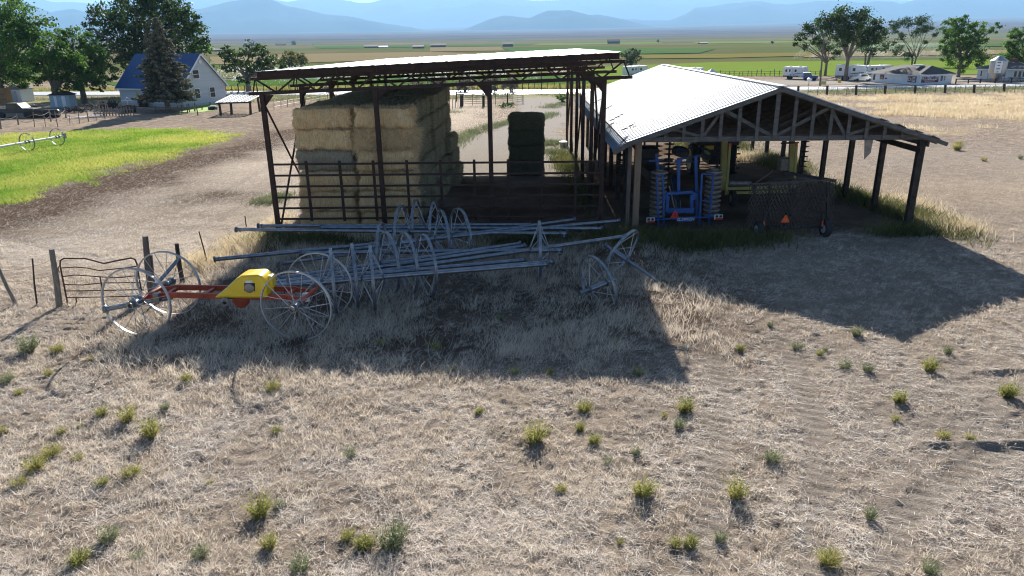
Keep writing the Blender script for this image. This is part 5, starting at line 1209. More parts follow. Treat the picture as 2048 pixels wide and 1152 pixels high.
# lean-to shelter
lt = thing('slatted_shelter', 'small open shelter with a white slatted roof on rough posts beside the hay shed', 'shelter', G(470, 230)); o = G(470, 230)
zr = AY(440, 206, G(442, 231).y).z
cor = [G(442, 231), G(501, 229), G(520, 223), G(463, 222)]
for k, c in enumerate(cor + [G(463, 229)]): m = MB(); m.path([c - Vector((0, 0, .2)), c + Vector((rs.normal(0, .05), 0, zr + (.28 if k in (2, 3) else 0)))], [.15, .12], 7); m.build('post', darkwood, lt, o)
for a, b_, dz in ((0, 1, 0), (3, 2, .3)): m = MB(); m.beam(cor[a] + Vector((-.3, 0, zr + dz)), cor[b_] + Vector((.3, 0, zr + dz)), .14, .2); m.build('beam', darkwood, lt, o)
for k in range(9):
    t = k / 8; p = cor[0].lerp(cor[1], t) + Vector((-.1, -.5, zr + .08)); q = cor[3].lerp(cor[2], t) + Vector((.1, .6, zr + .46)); m = MB(); m.beam(p, q, .30 if k % 2 == 0 else .22, .04); m.build('roof_slat', white if k % 2 == 0 else galv, lt, o)
# wheel line on the green grass
gw = thing('irrigation_wheel_line', 'aluminium irrigation pipe on two wheels standing on the bright green grass', 'irrigation pipe', G(55, 300)); o = G(55, 300)
A2, B2 = AY(-60, 308, G(58, 300).y - 2), AY(134, 274, G(118, 290).y); c1 = G(58, 302); c2 = G(118, 291); z0 = .66
dv = (c2 - c1).normalized(); pa = c1 - dv * 9; pb_ = c2 + dv * .75
m = MB(); m.tube(pa - o + Vector((0, 0, z0)), pb_ - o + Vector((0, 0, z0)), .085, 10); m.build('pipe', white, gw, smooth=True)
WC = wheel_set(.66, .09, .16, 8, .2, .010)
for c in (c1, c2): add_wheel(WC, gw, (c.x - o.x, c.y - o.y, z0), (dv.x, dv.y, 0), .3)
m = MB(); m.box(pb_ - o + Vector((0, 0, z0)), (.2, .2, .4)); m.build('drain_valve', steel, gw)

# ------------------------------------------------------------------ roadside: trailers, cars, shop
def rv(label, pl, pr, y_top, group, style=0, rz=0., dpt=2.2):
    """trailer whose visible long side runs from ground pixel pl to pr"""
    p, q = G(*pl), G(*pr); d = (q - p); Ln = d.length; d.normalize(); nb = Vector((-d.y, d.x, 0)); nb = nb if nb.y > 0 else -nb
    hgt = AY((pl[0] + pr[0]) / 2, y_top, (p.y + q.y) / 2).z; t = thing('travel_trailer', label, 'trailer', p, 0, group)
    W = lambda a, b_, z: d * a + nb * b_ + Vector((0, 0, z)); z0 = .38 * hgt / 2.2
    if style == 1: pr_ = [(0, z0), (Ln * .78, z0), (Ln * .80, hgt * .42), (Ln, hgt * .46), (Ln * .985, hgt * .8), (Ln * .93, hgt * .97), (Ln * .02, hgt), (0, hgt * .96)]
    else: pr_ = [(0, z0), (Ln * .96, z0), (Ln, hgt * .5), (Ln * .99, hgt * .93), (Ln * .96, hgt), (Ln * .02, hgt), (0, hgt * .93)]
    m = MB(); m.prism([W(a, 0, z) for a, z in pr_], nb * dpt); m.build('body', white, t, bevel=.06)
    m = MB(); m.prism([W(Ln * .02, -.012, z0 + .01), W(Ln * .77, -.012, z0 + .01), W(Ln * .77, -.012, hgt * .30), W(Ln * .02, -.012, hgt * .30)], nb * .02); m.build('skirt', rvgrey, t)
    m = MB(); m.prism([W(Ln * .35, -.014, hgt * .34), W(Ln * .93, -.014, hgt * .50), W(Ln * .95, -.014, hgt * .56), W(Ln * .35, -.014, hgt * .40)], nb * .02); m.build('stripe', rvgrey, t)
    for a, w_, zz, hh in ((.12, .09, .60, .20), (.30, .06, .60, .22), (.56, .09, .60, .20)):
        m = MB(); m.prism([W(Ln * a, -.016, hgt * zz), W(Ln * (a + w_), -.016, hgt * zz), W(Ln * (a + w_), -.016, hgt * (zz + hh)), W(Ln * a, -.016, hgt * (zz + hh))], nb * .02); m.build('window', glass, t)
    m = MB(); m.prism([W(Ln * .42, -.016, z0 + .05), W(Ln * .50, -.016, z0 + .05), W(Ln * .50, -.016, hgt * .86), W(Ln * .42, -.016, hgt * .86)], nb * .02); m.build('door', M('trailer_door', (.6, .62, .65), None, 1, .5), t)
    for a in (.30, .42): m = MB(); m.lathe(W(Ln * a, -.02, z0 * .8), nb, [(0, 0), (0, z0 * .8), (.2, z0 * .8), (.2, 0)], 14); m.build('wheel', rubber, t, smooth=True)
    for a in (.25, .7): m = MB(); m.box(W(Ln * a, dpt / 2, hgt + .07), (.5, .4, .14)); m.build('roof_vent', whitepl, t, bevel=.03)
    if style == 1:
        e = d; m = MB(); m.prism([W(Ln * .99 + .012, .25, hgt * .58), W(Ln * .99 + .012, dpt - .25, hgt * .58), W(Ln * .975 + .012, dpt - .3, hgt * .86), W(Ln * .975 + .012, .3, hgt * .86)], d * .03); m.build('cap_window', glass, t)
    return t
gt_ = 'travel trailers parked across the road'
rv('white travel trailer with small dark windows parked beside the blue jeep', (1564, 158), (1606, 159), 134, gt_)
rv('large fifth wheel trailer with a dark front window behind the umbrella crowned tree', (1668, 160), (1730, 161), 130, gt_, 1)
rv('trailer partly hidden between the fifth wheel and the shop', (1734, 154), (1784, 151), 131, gt_, 0)
rv('white trailer peeping over the metal roof beside the willowy tree', (1259, 154), (1296, 152), 132, gt_, 0)
rv('low trailer with a raised slide standing behind the metal roof ridge', (1352, 156), (1398, 157), 136, gt_, 0)
tn_ = 'pale canopy tents behind the metal roof'
for x, lab in ((1402, 'white peaked canopy tent, left of the pair behind the metal roof'), (1422, 'white peaked canopy tent, right of the pair behind the metal roof')):
    b = G(x, 160); t = thing('canopy_tent', lab, 'tent', b, 0, tn_); hh = AY(x, 137, b.y).z; m = MB(); s = 1.15
    e = .58 * hh; rings = [(s, e), (s * .62, e + (hh - e) * .30), (s * .28, e + (hh - e) * .66), (.03, hh)]
    for r_, z in rings: m.v += [(-r_, -r_, z), (r_, -r_, z), (r_, r_, z), (-r_, r_, z)]
    for i in range(3):
        for k in range(4): m.f.append((i * 4 + k, i * 4 + (k + 1) % 4, i * 4 + 4 + (k + 1) % 4, i * 4 + 4 + k))
    m.f.append((0, 1, 2, 3)); m.build('canopy', tent, t)
    for sx in (-1, 1):
        for sy in (-1, 1): m = MB(); m.tube((sx * s * .96, sy * s * .96, 0), (sx * s * .96, sy * s * .96, e), .03, 6); m.build('leg', steel, t)
def car(label, px, Ln, W_, hh, mat, rz, prof, winp, nm, cat):
    t = thing(nm, label, cat, G(*px), rz); m = MB(); m.prism([(a * Ln, 0, z * hh) for a, z in prof], (0, W_, 0)); m.build('body', mat, t, bevel=.05)
    m = MB(); m.prism([(a * Ln, -.012, z * hh) for a, z in winp], (0, W_ + .024, 0)); m.build('window', glass, t)
    for a in (.2, .8):
        for y in (-.01, W_ - .19): m = MB(); m.lathe((a * Ln, y, .17 * hh * 1.2), (0, 1, 0), [(0, 0), (0, .2 * hh), (.2, .2 * hh), (.2, 0)], 16); m.build('wheel', rubber, t, smooth=True)
    return t
jp = car('blue jeep with a white top parked at the end of the small trailer', (1606, 161), 2.4, 1.2, 1.35, carblue, R(-14), [(.0, .22), (1, .22), (1, .58), (.58, .62), (.5, .95), (.02, .95), (0, .6)], [(.08, .64), (.48, .64), (.44, .9), (.08, .9)], 'jeep', 'jeep')
m = MB(); m.box((.62, .6, 1.31), (1.2, 1.22, .08)); m.build('hardtop', white, jp, bevel=.03)
car('white pickup truck parked in front of the trailers left of the shop', (1706, 163), 3.3, 1.3, 1.25, carwhite, R(-10), [(0, .25), (1, .25), (1, .55), (.78, .62), (.66, .97), (.34, .97), (.28, .62), (0, .6)], [(.36, .66), (.7, .66), (.64, .92), (.37, .92)], 'parked_pickup', 'pickup truck')
# shop
A_, B_, C_ = G(1741, 164), G(1837, 170), G(1891, 168)
shop = thing('roadside_shop', 'low white roadside shop with maroon signs and a grey shingle roof', 'shop', B_)
def wing(p, q, dep, he, hr, hip):
    d = (q - p); Ln = d.length; d.normalize(); nb = Vector((-d.y, d.x, 0)); nb = nb if nb.y > 0 else -nb; o = p - B_
    W = lambda a, b_, z: o + d * a + nb * b_ + Vector((0, 0, z)); m = MB(); m.prism([W(0, 0, -.1), W(Ln, 0, -.1), W(Ln, 0, he), W(0, 0, he)], nb * dep); m.build('wall', shopm, shop)
    e = .45; m = MB(); v = [W(-e, -e, he), W(Ln + e, -e, he), W(Ln + e, dep + e, he), W(-e, dep + e, he), W(hip[0], dep * .5, hr), W(Ln - hip[1], dep * .5, hr)]
    v2 = [p_ - Vector((0, 0, .14)) for p_ in v[:4]]
    m.add(v, [(0, 1, 5, 4), (1, 2, 5), (2, 3, 4, 5), (3, 0, 4)]); m.build('roof', shingle, shop)
    m = MB(); m.add(v[:4] + v2, [(0, 4, 5, 1), (1, 5, 6, 2), (2, 6, 7, 3), (3, 7, 4, 0), (4, 7, 6, 5)]); m.build('eaves', white, shop)
    return W, Ln, d, nb
he = AY(1837, 150, B_.y).z; hr = AY(1790, 131.5, B_.y + 3.5).z
W1, L1, d1, n1 = wing(A_, B_ - (B_ - A_) * .03, 7., he, hr, (2.6, 1.))
W2, L2, d2, n2 = wing(B_ + Vector((.02, -.02, 0)), C_, 7.5, he + .02, hr - .25, (.9, 2.6))
def panel(W, nb, a, b_, z0, z1, mat, nm, pr_=.02, parent=shop, th=.03):
    m = MB(); m.prism([W(a, -pr_, z0), W(b_, -pr_, z0), W(b_, -pr_, z1), W(a, -pr_, z1)], nb * (th)); return m.build(nm, mat, parent)
sg1 = panel(W2, n2, .35, L2 * .70, he * .22, he * .82, maroon, 'sign', .04)
yaw2 = math.atan2(d2.y, d2.x); yaw1 = math.atan2(d1.y, d1.x); cx = (.35 + L2 * .70) / 2
text('RV | TENT | UTV', .62, W2(cx, -.048, he * .66), (R(90), 0, yaw2), white, sg1, .004, sx=.80)
for zz, a, b_ in ((.46, .12, .90), (.33, .2, .8)): panel(W2, n2, .35 + (L2 * .70 - .35) * a, .35 + (L2 * .70 - .35) * b_, he * zz, he * (zz + .055), white, 'sign_line', .046, sg1, .004)
sg2 = panel(W1, n1, L1 * .80, L1 * .97, he * .22, he * .82, maroon, 'sign', .04)
for k, (a, b_) in enumerate(((.55, .88), (.45, .92), (.45, .92), (.5, .9))): panel(W1, n1, L1 * (.80 + .17 * a), L1 * (.80 + .17 * b_), he * (.68 - .13 * k), he * (.745 - .13 * k), white, 'sign_line', .046, sg2, .004)
m = MB(); m.ring(W1(L1 * .835, -.05, he * .52), n1, .26, .01, .08, 18); m.build('emblem', white, sg2)
for a, b_, z0, z1, mt in ((.20, .29, .36, .86, maroon), (.30, .375, .34, .78, whitepl)):
    fr = panel(W1, n1, L1 * a, L1 * b_, he * z0, he * z1, mt, 'poster', .04)
    panel(W1, n1, L1 * (a + .012), L1 * (b_ - .012), he * (z0 + .06), he * (z1 - .22), steel if mt is maroon else bluedark, 'picture', .046, fr, .004)
for a, b_ in ((.05, .09), (.57, .60), (.66, .69)):
    fr = panel(W1, n1, L1 * a, L1 * b_, he * .25, he * .85, glass if a < .1 else white, 'window', .04)
fr = panel(W2, n2, L2 * .76, L2 * .86, he * .3, he * .88, white, 'window', .04); panel(W2, n2, L2 * .77, L2 * .85, he * .33, he * .85, glass, 'pane', .046, fr, .004)
fr = panel(W2, n2, L2 * .88, L2 * .96, he * .34, he * .84, white, 'window', .04); panel(W2, n2, L2 * .89, L2 * .95, he * .37, he * .81, steel, 'pane', .046, fr, .004)
m = MB(); m.box(W1(L1 * .72, 2.5, hr + .0), (1.6, .8, .22)); m.build('roof_unit', white, shop, bevel=.05)
# second building and grain bin
p, q = G(1952, 160), G(2075, 162)
cafe = thing('long_white_building', 'long white building with a row of windows behind the grain bin', 'building', p); d = (q - p); Ln = d.length; d.normalize(); nb = Vector((-d.y, d.x, 0))
W3 = lambda a, b_, z: d * a + nb * b_ + Vector((0, 0, z)); h3 = AY(1960, 137.5, p.y).z; r3 = AY(1990, 123, p.y + 4).z
m = MB(); m.prism([W3(0, 0, -.1), W3(Ln, 0, -.1), W3(Ln, 0, h3), W3(0, 0, h3)], nb * 8); m.build('wall', M('cream_white_wall', (.62, .64, .62), (.7, .72, .7), 1, .7), cafe)
m = MB(); v = [W3(-.4, -.4, h3), W3(Ln + .4, -.4, h3), W3(Ln + .4, 8.4, h3), W3(-.4, 8.4, h3), W3(3.6, 4, r3), W3(Ln - 3, 4, r3)]; m.add(v, [(0, 1, 5, 4), (1, 2, 5), (2, 3, 4, 5), (3, 0, 4), (3, 2, 1, 0)]); m.build('roof', shingle, cafe)
m = MB(); m.beam(W3(-.4, -.43, h3 - .06), W3(Ln + .4, -.43, h3 - .06), .05, .16); m.build('fascia', white, cafe)
m = MB(); m.box(W3(Ln * .55, 4.6, r3 + .2), (.8, .8, .8)); m.build('chimney', M('brown_brick', (.12, .05, .03), (.18, .09, .06), 6, .9), cafe)
for a in (.05, .42, .60, .67, .74, .81, .88):
    w_ = .035 if a < .1 else .055
    fr = panel(W3, nb, Ln * a, Ln * (a + w_), h3 * .30, h3 * .86, white, 'window', .03, cafe); panel(W3, nb, Ln * (a + .006), Ln * (a + w_ - .006), h3 * .34, h3 * .82, glass, 'pane', .036, fr, .004)
b = G(1990, 165); sb = thing('grain_bin', 'grey steel hopper grain bin with a white lettered panel beside the road', 'silo', b); k = .086
zs = [AY(1990, y, b.y).z for y in (164, 146, 121, 112)]; m = MB(); m.lathe((0, 0, 0), (0, 0, 1), [(max(zs[0], .2), .28), (zs[1], 1.22), (zs[2], 1.22), (zs[3], .22), (zs[3] + .12, .22), (zs[3] + .12, 0)], 26); m.build('bin', silom, sb, smooth=True)
for k in range(5): a = k * 1.2566 + .3; m = MB(); m.tube((1.2 * math.cos(a), 1.2 * math.sin(a), 0), (1.2 * math.cos(a), 1.2 * math.sin(a), zs[1]), .04, 6); m.build('leg', steel, sb)
rz2 = R(-28); pn = MB(); pc = Vector((1.26 * math.sin(rz2) - .1, -1.26 * math.cos(rz2), (zs[1] + zs[2]) / 2)); pn.box(pc, (.95, .03, (zs[2] - zs[1]) * .95), Matrix.Rotation(rz2, 3, 'Z')); pl = pn.build('panel', whitepl, sb)
for k, (zz, s) in enumerate(((.36, .5), (.12, .3), (-.14, .5), (-.38, .2))):
    m = MB(); m.box(pc + Vector((.02 * math.sin(rz2), -.022, zz * (zs[2] - zs[1]))), (s, .02, .16), Matrix.Rotation(rz2, 3, 'Z')); m.build('mark', rvgrey, pl)
# rail fence, bench, pole, mailbox, sign
rf = thing('rail_fence', 'low brown wooden rail fence along the gravel lot in front of the grain bin', 'fence', G(1960, 167)); o = G(1960, 167); pv_ = None
for x, y in ((1911, 168), (1936, 167.5), (1960, 167), (1990, 166.5), (2022, 166), (2056, 165.5)):
    bb = G(x, y); m = MB(); m.box(bb - o + Vector((0, 0, .35)), (.14, .14, .8)); m.build('post', rust, rf)
    if pv_ is not None:
        for z in (.32, .64): m = MB(); m.beam(pv_ - o + Vector((0, -.09, z)), bb - o + Vector((0, -.09, z)), .05, .1); m.build('rail', rust, rf)
    pv_ = bb
bn = thing('picnic_table', 'pale picnic table on the grass in front of the long white building', 'table', G(2032, 163)); m = MB(); m.box((0, .4, .62), (1.9, .7, .07)); m.build('tabletop', woodgrey, bn)
for y in (-.25, 1.05): m = MB(); m.box((0, y, .36), (1.9, .25, .06)); m.build('seat', woodgrey, bn)
for x in (-.7, .7): m = MB(); m.beam((x, -.2, 0), (x, .55, .6), .08, .08); m.beam((x, 1.0, 0), (x, .25, .6), .08, .08); m.build('leg', woodgrey, bn)
up_ = thing('utility_pole', 'slim grey utility pole standing before the leaning tree', 'utility pole', G(1640, 172)); b = G(1640, 172); t = AY(1648, 72, b.y) - b
m = MB(); m.path([(0, 0, -.3), t * .5, t], [.15, .12, .09], 8); m.build('pole', wood, up_); m = MB(); m.beam(t + Vector((-.5, 0, -.3)), t + Vector((.6, 0, -.3)), .1, .1); m.build('crossarm', wood, up_)
m = MB(); m.lathe(t + Vector((.3, -.2, -1.0)), (0, 0, 1), [(0, 0), (0, .16), (.4, .16), (.4, 0)], 12); m.build('transformer', steel, up_, smooth=True)
mbx = thing('mailbox', 'white mailbox on a post at the far roadside', 'mailbox', G(1617, 172)); m = MB(); m.tube((0, 0, 0), (0, 0, .75), .05, 6); m.build('post', woodgrey, mbx); m = MB(); m.lathe((0, -.25, .95), (0, 1, 0), [(0, 0), (0, .28), (.55, .28), (.55, 0)], 14); m.build('box', whitepl, mbx, smooth=True)
ys = thing('roadside_sign', 'small yellow board sign at the foot of the utility pole', 'sign', G(1646, 173)); m = MB(); m.box((0, 0, .55), (.85, .05, .5)); m.build('board', M('dull_yellow_board', (.35, .31, .08), (.42, .36, .12), 4, .7), ys)
for x in (-.3, .3): m = MB(); m.tube((x, .04, 0), (x, .04, .5), .03, 5); m.build('leg', wood, ys)
st = thing('yellow_barrel', 'small yellow barrel on the gravel left of the umbrella crowned tree trunk', 'barrel', G(1678, 165)); m = MB(); m.lathe((0, 0, 0), (0, 0, 1), [(0, 0), (0, .25), (.5, .25), (.5, 0)], 12); m.build('barrel', ylwdeep, st, smooth=True)
# fences of the pastures
pf = thing('pasture_fence', 'long wire fence on dark posts between the dry pasture and the road on the right', 'fence', G(1800, 186)); o = G(1800, 186)
px_ = [(1538, 172, 190), (1596, 172, 190), (1654, 171, 190), (1712, 170.5, 189.5), (1770, 170.5, 188.5), (1830, 170.5, 187), (1890, 170, 186), (1948, 169.5, 185.5), (2008, 167, 184), (2070, 166, 183)]
pts = []
for x, yt, yb_ in px_:
    bb = G(x, yb_); tt = AY(x + 1, yt, bb.y); m = MB(); m.path([bb - Vector((0, 0, .2)), tt], [.17, .16], 8); m.build('post', darkwood, pf, o); pts.append((bb, tt))
for (a, b_), (c, d_) in zip(pts[:-1], pts[1:]):
    for k in (1, 2):
        e = a.lerp(c, k / 3); m = MB(); m.tube(e - Vector((0, 0, .1)), e + Vector((0, 0, 1.0)), .03, 5); m.build('stake', rust, pf, o)
    for z, r_ in ((1.05, .035), (.7, .015), (.4, .015)): m = MB(); m.tube(a + Vector((0, 0, z)), c + Vector((0, 0, z)), r_, 5); m.build('wire' if r_ < .03 else 'rail', rust, pf, o)
ff = thing('field_fence', 'line of dark stakes along the green crop beyond the road', 'fence', G(900, 183)); o = G(900, 183)
for k in range(64):
    x = 440 + k * 12.6; y = 186.6 - (x - 440) * .0098; bb = G(x, y); m = MB(); m.tube(bb - Vector((0, 0, .2)), bb + Vector((rs.normal(0, .05), 0, 1.15 + rs.normal(0, .12))), .055 if k % 3 else .09, 5); m.build('post', darkwood, ff, o)
lf = thing('lot_fence', 'line of leaning stakes between the lime green crop and the gravel lot', 'fence', G(1500, 156)); o = G(1500, 156)
for k in range(24):
    x = 1432 + k * 9.0; bb = G(x, 152.5 + (k % 3) * .3); m = MB(); m.tube(bb - Vector((0, 0, .2)), bb + Vector((rs.normal(0, .1), 0, 1.05 + rs.normal(0, .2))), .07, 5); m.build('post', wood, lf, o)
for z in (.5, .9): m = MB(); m.tube(G(1432, 152.5) + Vector((0, 0, z)), G(1640, 152.5) + Vector((0, 0, z)), .02, 4); m.build('wire', rust, lf, o)
cp = thing('pasture_gate_fence', 'pipe gate panels hung between dark posts beside the gravel drive', 'fence', G(985, 214)); o = G(985, 214)
for x, yt, yb_, r_ in ((923, 190, 213, .2), (926, 187, 212, .06), (967, 191, 213.5, .16), (1015, 186, 210, .09), (913, 183, 203, .08), (893, 203, 226, .03), (899, 199, 222, .03), (905, 197, 219, .03), (911, 195, 216, .03), (916, 193, 214, .03), (1046, 190, 207, .05), (945, 187, 211, .03), (991, 187, 209, .03)):
    bb = G(x, yb_); tt = AY(x, yt, bb.y); m = MB(); m.path([bb - Vector((0, 0, .2)), tt], r_, 7); m.build('post', darkwood if r_ > .05 else rust, cp, o)
for a, b_ in ((G(926, 212), G(1015, 210)), (G(1015, 210), G(1047, 206))):
    for k in range(5): m = MB(); z = .25 + .24 * k; m.tube(a + Vector((0, 0, z)), b_ + Vector((0, 0, z)), .025, 5); m.build('rail', steel, cp, o)
    if b_.x > 0 or True:
        for t in (.3, .6, .9): e = a.lerp(b_, t); m = MB(); m.tube(e + Vector((0, 0, .2)), e + Vector((0, 0, 1.25)), .022, 5); m.build('upright', steel, cp, o)
sf = thing('stake_fence', 'thin steel stake fence running back past the left of the hay shed', 'fence', G(600, 210)); o = G(600, 210); pr = None
for x, yt, yb_ in ((548, 203, 220), (562, 201, 217), (575, 199, 214), (588, 197, 211), (600, 196, 208), (611, 195, 206), (622, 193, 204), (640, 190, 201), (655, 188, 199), (664, 189, 200), (672, 186, 197)):
    bb = G(x, yb_); tt = AY(x, yt, bb.y); m = MB(); m.tube(bb - Vector((0, 0, .1)), tt, .03, 5); m.build('stake', rust, sf, o)
    if pr:
        for k in (.4, .9): m = MB(); m.tube(pr[0].lerp(pr[1], k), bb.lerp(tt, k), .012, 4); m.build('wire', steel, sf, o)
    pr = (bb, tt)
hfr = thing('house_road_fence', 'dark post and rail fence by the road just right of the house', 'fence', G(440, 198)); o = G(440, 198)
for k in range(7):
    bb = G(412 + k * 13, 200 - k * .25); m = MB(); m.box(bb - o + Vector((0, 0, .5)), (.14, .14, 1.1)); m.build('post', wood, hfr)
for z in (.45, .9): m = MB(); m.beam(G(412, 200) - o + Vector((0, .08, z)), G(490, 198.5) - o + Vector((0, .08, z)), .05, .1); m.build('rail', wood, hfr)

# sprinklers --------------------------------------------------------------
def sprinkler(label, a, b_, heads, hgt):
    p, q = G(*a), G(*b_); t = thing('sprinkler_line', label, 'sprinkler line', p); m = MB(); m.tube((0, 0, .9), q - p + Vector((0, 0, .9)), .09, 6); m.build('pipe', white, t)
    n = heads * 2600; k = rs.randint(0, heads, n); u = rs.rand(n); sd_ = rs.choice([-1, 1], n); L_ = hgt * 3.2
    base = np.array(p)[None] + (np.array(q) - np.array(p))[None] * ((k + .5) / heads)[:, None]; az = rs.normal(0, .5, n)
    x = sd_ * u * L_; z = .9 + 4 * hgt * u * (1 - u) * (.82 + .18 * rs.rand(n))
    c = base + np.stack([x * np.cos(az), x * np.sin(az) + rs.normal(0, .4, n), z + rs.normal(0, .05 + .25 * u, n)], 1)
    v, f, tn2 = cards(c, .035 + .09 * u, np.zeros(n)); o2 = npmesh('water_spray', v, f, spraym, tn2); kind(o2, 'stuff')
sprinkler('white sprinkler pipe throwing water arcs across the lime green crop behind the shop', (1660, 121.5), (1905, 120.5), 7, 4.2)
sprinkler('sprinkler pipe misting the green crop beyond the road, left of the hay shed roof', (425, 170), (660, 167), 5, 2.2)
sprinkler('sprinkler pipe misting the green crop beyond the road, seen under the hay shed roof', (680, 167), (1090, 163), 7, 2.2)

# far farmsteads ------------------------------------------------------------
farm = M('far_barn_dark', (.10, .09, .085), (.15, .13, .12), .2, .9); farmw = M('far_barn_white', (.75, .75, .73), None, 1, .8)
def far_barn(label, x, y, wpx, hpx, mat, roofm):
    b = G(x, y); k = b.y * 1.0 / F; w_ = wpx * k; h_ = max(hpx * k, 1.5); t = thing('far_barn', label, 'barn', b, 0, 'farm buildings far across the valley'); m = MB(); m.box((0, 5, h_ * .3), (w_, 10, h_ * .6)); m.build('wall', mat, t)
    m = MB(); m.prism([(-w_ / 2 - .5, -.6, h_ * .58), (-w_ / 2 - .5, 5, h_), (-w_ / 2 - .5, 10.6, h_ * .58)], (w_ + 1, 0, 0)); m.build('roof', roofm, t)
for x, y, a, b_, mt, rm, lab in ((430, 103, 26, 5, farm, farm, 'far dark farm building showing between the house and the hay shed trees'), (560, 93, 18, 5, farm, farm, 'far low dark barn left of the farm tree clump'), (578, 92, 14, 5, farm, farmw, 'far barn with a pale roof beside the far dark tree'), (618, 92, 12, 4, farm, farm, 'far small dark barn right of the far dark tree'), (742, 96, 26, 5, farm, farm, 'far dark farm building left of the long white one'), (766, 96, 16, 4, farmw, farmw, 'far bright white shed above the hay shed roof'), (836, 97, 20, 6, farm, farm, 'far dark barn beside the round roofed one'), (876, 95, 28, 7, farm, farm, 'far wide dark barn above the middle of the hay shed roof'), (1016, 93.5, 20, 8, farm, farm, 'far dark farmhouse alone above the hay shed roof'), (1228, 88, 22, 8, farm, farm, 'far dark farm group above the right end of the hay shed'), (864, 87, 12, 4, farmw, farmw, 'farthest tiny white shed in the valley'), (802, 87.5, 16, 3, farmw, farmw, 'farthest pale low shed left of the tiny white one'), (1408, 88, 14, 3, farm, farm, 'far dark shed near the right hand hills')):
    far_barn(lab, x, y, a, b_, mt, rm)
gf_ = 'far trees across the valley'
for x, y, r_, lab in ((490, 95.5, 4, 'far tree, left one of the three above the roadside tree'), (503, 95.5, 5.5, 'far tree, tallest of the three above the roadside tree'), (514, 95.5, 4.5, 'far tree, right one of the three above the roadside tree'), (587, 92.5, 5, 'far dark square tree beside the low barns'), (1316, 86, 3, 'far lone tree on the plain above the metal roof'), (1545, 88, 3, 'far small tree near the right end of the plain')):
    tree(lab, (x, y), [(x, y - r_ * 1.5, r_ * .8), (x - r_ * .4, y - r_, r_ * .6), (x + r_ * .4, y - r_ * .9, r_ * .6)], leafd, 1.1, .6, .4, gf_, kindname='far_tree', limbs=False, forks=.5)

# ------------------------------------------------------------------ weeds in the stubble
wmesh = []
for s in range(14):
    n = 110 + int(150 * rs.rand()); a = rs.rand(n) * 6.283; rr = (.06 + .07 * rs.rand()) * np.sqrt(rs.rand(n)); base = np.stack([rr * np.cos(a), rr * np.sin(a), np.zeros(n)], 1)
    v, f, t = blades(base, a + rs.normal(0, .6, n), .05 + .7 * rs.rand(n), .10 + .1 * rs.rand() + .24 * rs.rand(n) ** 1.5, .006 + .008 * rs.rand(n), np.clip(rs.normal(.25 + .5 * rs.rand(), .35, n), 0, 1), .35)
    c = base[rs.randint(0, n, n)] + rs.normal(0, .045, (n, 3)) + np.array([0, 0, .19]); c[:, 2] = np.abs(c[:, 2]) * (.4 + 1.0 * rs.rand(n)); c[:, :2] *= 1.4
    v2, f2, t2 = cards(c, .022 + .035 * rs.rand(len(c)), np.clip(rs.normal(.3, .3, len(c)), 0, 1))
    f2q = f2 + len(v); o = npmesh('weed', np.concatenate([v, v2]), np.concatenate([f, f2q]), weedm if s % 4 else sagem, np.concatenate([t, t2])); wmesh.append(o.data); C.objects.unlink(o); bpy.data.objects.remove(o)
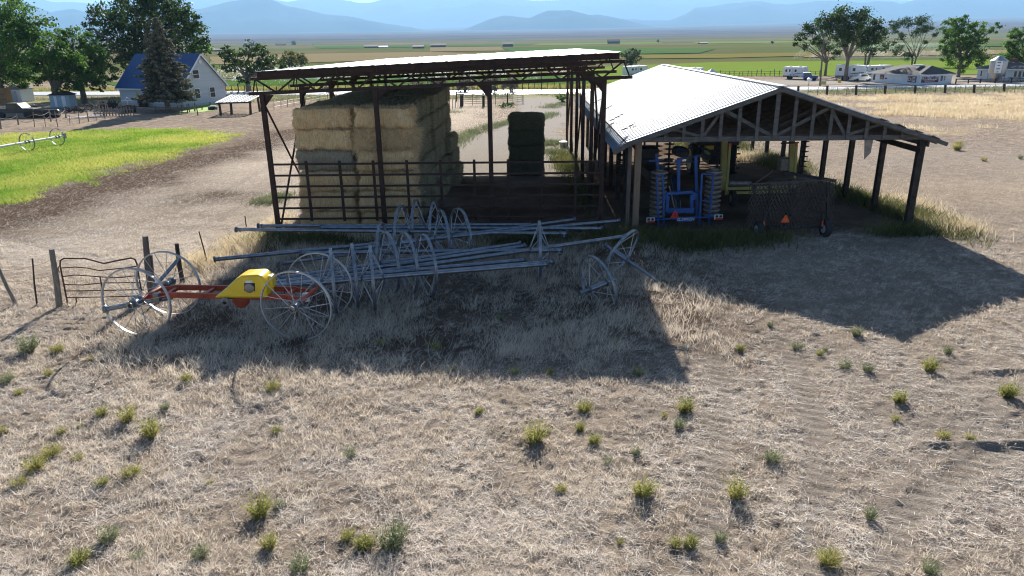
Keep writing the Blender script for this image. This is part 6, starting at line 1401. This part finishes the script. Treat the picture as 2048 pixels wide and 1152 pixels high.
W_ = [(58, 706, 1.6), (116, 708, .8), (12, 768, 1.2), (38, 790, .9), (98, 752, .8), (182, 722, .6), (375, 765, 1.1), (330, 822, .9), (256, 845, 1.5), (303, 875, 1.4), (204, 835, .8), (122, 868, .8), (163, 855, .6), (104, 908, 1.2), (70, 940, 1.4), (155, 918, .8), (205, 970, .9), (263, 950, .8), (38, 972, .8), (5, 865, .9), (546, 778, 1.0), (552, 862, .9), (520, 1030, 1.3), (556, 1014, .9), (540, 1098, .9), (220, 1086, 1.4), (600, 1142, 1.1), (694, 1078, .7), (728, 1092, 1.0), (700, 910, .9), (784, 1088, 1.6), (402, 1116, .8), (275, 1118, .8), (160, 1132, .9), (420, 968, .5), (1030, 750, .8), (1098, 750, .8), (1278, 752, .9), (958, 826, .8), (1168, 820, .9), (1160, 856, .7), (1070, 880, 1.7), (1188, 885, 1.0), (1215, 925, 1.0), (1370, 822, 1.1), (1358, 856, .9), (1328, 836, .5), (1286, 992, 1.5), (1122, 980, .8), (1272, 908, .8), (1470, 995, 1.4), (1544, 925, 1.1), (1380, 1090, 1.0), (1350, 1092, .8), (1440, 1078, .8), (1240, 1085, .5), (1740, 1036, .9), (1654, 1125, 1.4), (1594, 697, 1.3), (1712, 672, 1.0), (1690, 735, .9), (1734, 744, 1.0), (1640, 708, .8), (1480, 704, .7), (1858, 740, 1.3), (1894, 708, 1.2), (2014, 796, 1.1), (1798, 806, 1.1), (1790, 842, .7), (1886, 874, .8), (1940, 882, .9), (1858, 1146, .9), (1914, 300, 1.5), (1968, 322, 1.3), (1918, 290, 1.2), (2040, 318, 1.2), (1650, 700, .6), (905, 742, .6), (1540, 655, .7), (870, 700, .8), (1000, 640, .9), (760, 690, .7), (1230, 690, .7)]
sizes = lambda s: 'tiny' if s < .65 else 'small' if s < .95 else 'medium' if s < 1.25 else 'large' if s < 1.5 else 'very large'
rows = [(0, 400, 'in the far dry pasture'), (400, 720, 'in or beside the shadow of the sheds'), (720, 800, 'just below the shadow edge'), (800, 880, 'in the upper stubble'), (880, 960, 'in the middle of the stubble'), (960, 1060, 'in the lower stubble'), (1060, 1200, 'along the bottom edge')]
ordn = ['first', 'second', 'third', 'fourth', 'fifth', 'sixth', 'seventh', 'eighth', 'ninth', 'tenth', 'eleventh', 'twelfth', 'thirteenth', 'fourteenth', 'fifteenth', 'sixteenth', 'seventeenth', 'eighteenth', 'nineteenth', 'twentieth']
for y0, y1, where in rows:
    row = sorted([q for q in W_ if y0 <= q[1] < y1])
    for i, (x, y, s) in enumerate(row):
        b = G(x, y); b.z = float(gz(b.x, b.y)) - .02; o = bpy.data.objects.new('weed_tuft', wmesh[int(rs.randint(0, 14))]); link(o); o.location = b; k = s * (.56 + .36 * rs.rand()) * (1 + .25 * (b.y > 30)); o.scale = (k * (1 + .3 * rs.rand()), k, k * (.85 + .3 * rs.rand())); o.rotation_euler = (0, 0, rs.rand() * 6.28)
        tag(o, '%s weed tuft, %s from the left %s' % (sizes(s), ordn[i], where), 'weed', 'green weed tufts in the dry stubble')
